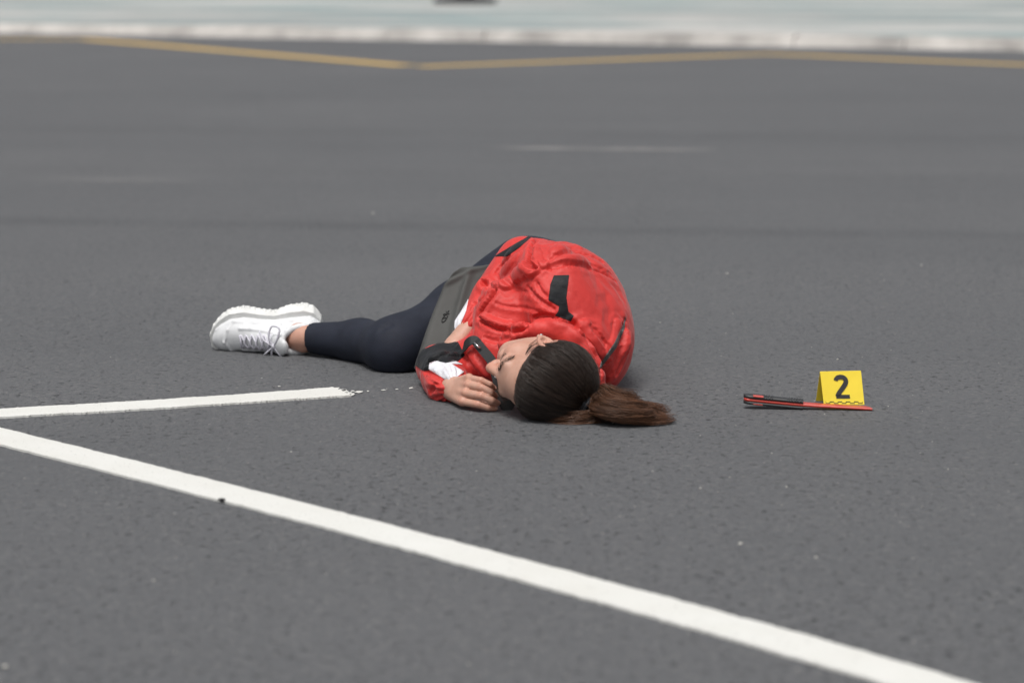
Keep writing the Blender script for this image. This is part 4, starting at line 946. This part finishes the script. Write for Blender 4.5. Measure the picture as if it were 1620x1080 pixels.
def o_tang(t):
    if t < .04: r = math.sqrt(max(0, 1-(1-t/.04)**2)); return (.013-.013*r, .013+.013*r)
    if t < .46: return (0, .026+.003*math.sin(t*14))
    return (0, .024 if t < .93 else .024*math.sqrt(max(.02, 1-((t-.93)/.07)**2)))
slab((.004, 1.0, o_tang), lambda t: .0062 if t < .46 else .0062-.0018*(t-.46)/.54, lambda t: 0, 'blade', M['red_pl'], n=80)
def o_sc(t):
    if t < .06: r = math.sqrt(max(0, 1-(1-(t+.002)/.062)**2)); return (.013-.0138*r, .013+.0138*r)
    return (-.0008, .0268+.003*math.sin(t*14))
rib = lambda t: .0009*(1 if math.sin(t*2*math.pi/.022) > 0 else -1)*(1 if (t > .16 and t < .23) or t > .34 else .0)
slab((.0, .465, o_sc), lambda t: .0065+rib(t)-.001*t, lambda t: .0062+rib(t)/2, 'grip', M['grip'], n=120)
slab((.0, .462, o_sc), lambda t: .0065, lambda t: -.0061, 'grip', M['grip'], n=60)
mb = MB()
slab((.075, .155, lambda t: (-.0013, .012)), lambda t: .0035, lambda t: .0088, 'grip_insert', M['red_pl'], n=10)
slab((.075, .15, lambda t: (-.0013, .012)), lambda t: .003, lambda t: -.0070, 'grip_insert', M['red_pl'], n=10)

# ------------------------------------------------------------------ loose grit on the road
def pebbles(n, ylo, yhi, smin_, smax_, fix=()):
    V = []; F = []; b = 0
    ico = [(0, 0, 1), (.894, 0, .447), (.276, .851, .447), (-.724, .526, .447), (-.724, -.526, .447), (.276, -.851, .447), (.724, .526, -.447), (-.276, .851, -.447), (-.894, 0, -.447), (-.276, -.851, -.447), (.724, -.526, -.447), (0, 0, -1)]
    fi = [(0, 1, 2), (0, 2, 3), (0, 3, 4), (0, 4, 5), (0, 5, 1), (1, 6, 2), (2, 7, 3), (3, 8, 4), (4, 9, 5), (5, 10, 1), (6, 7, 2), (7, 8, 3), (8, 9, 4), (9, 10, 5), (10, 6, 1), (11, 7, 6), (11, 8, 7), (11, 9, 8), (11, 10, 9), (11, 6, 10)]
    pts = [(p, s_) for p, s_ in fix]
    for _ in range(n):
        y = RNG.uniform(ylo, yhi); pts.append((np.array([RNG.uniform(-.24, .24)*y, y, 0]), RNG.uniform(smin_, smax_)))
    for p, s_ in pts:
        sc = s_*np.array([RNG.uniform(.8, 1.4), RNG.uniform(.8, 1.4), RNG.uniform(.5, .9)])
        for v in ico: V.append(p+np.array(v)*sc*RNG.uniform(.75, 1.2)+np.array([0, 0, sc[2]*.6]))
        F += [tuple(i+b for i in f) for f in fi]; b += 12
    return V, F
fix = [(ground(*p), s_) for p, s_ in (((1171, 860), .0032), ((1291, 882), .0022), ((1108, 772), .0022), ((1325, 569), .0026), ((1405, 643), .002), ((1000, 633), .002), ((590, 338), .004), ((1150, 433), .003), ((1458, 420), .003), ((243, 918), .002), ((8, 1055), .0035))]
V, F = pebbles(130, 3.0, 7.5, .0007, .0016, fix); mesh_obj('grit', V, F, M['stone'], kind='stuff', smooth=False, label='pale grains of grit scattered over the asphalt', cat='grit')
V, F = pebbles(0, 0, 0, 0, 0, [(np.array([0, 0, 0]), .0048)]); o = mesh_obj('pebble', V, F, M['dark_stone'], smooth=False, label='dark pebble at the edge of the long white line', cat='pebble'); o.location = tuple(ground(351, 795)+np.array([0, 0, .003]))
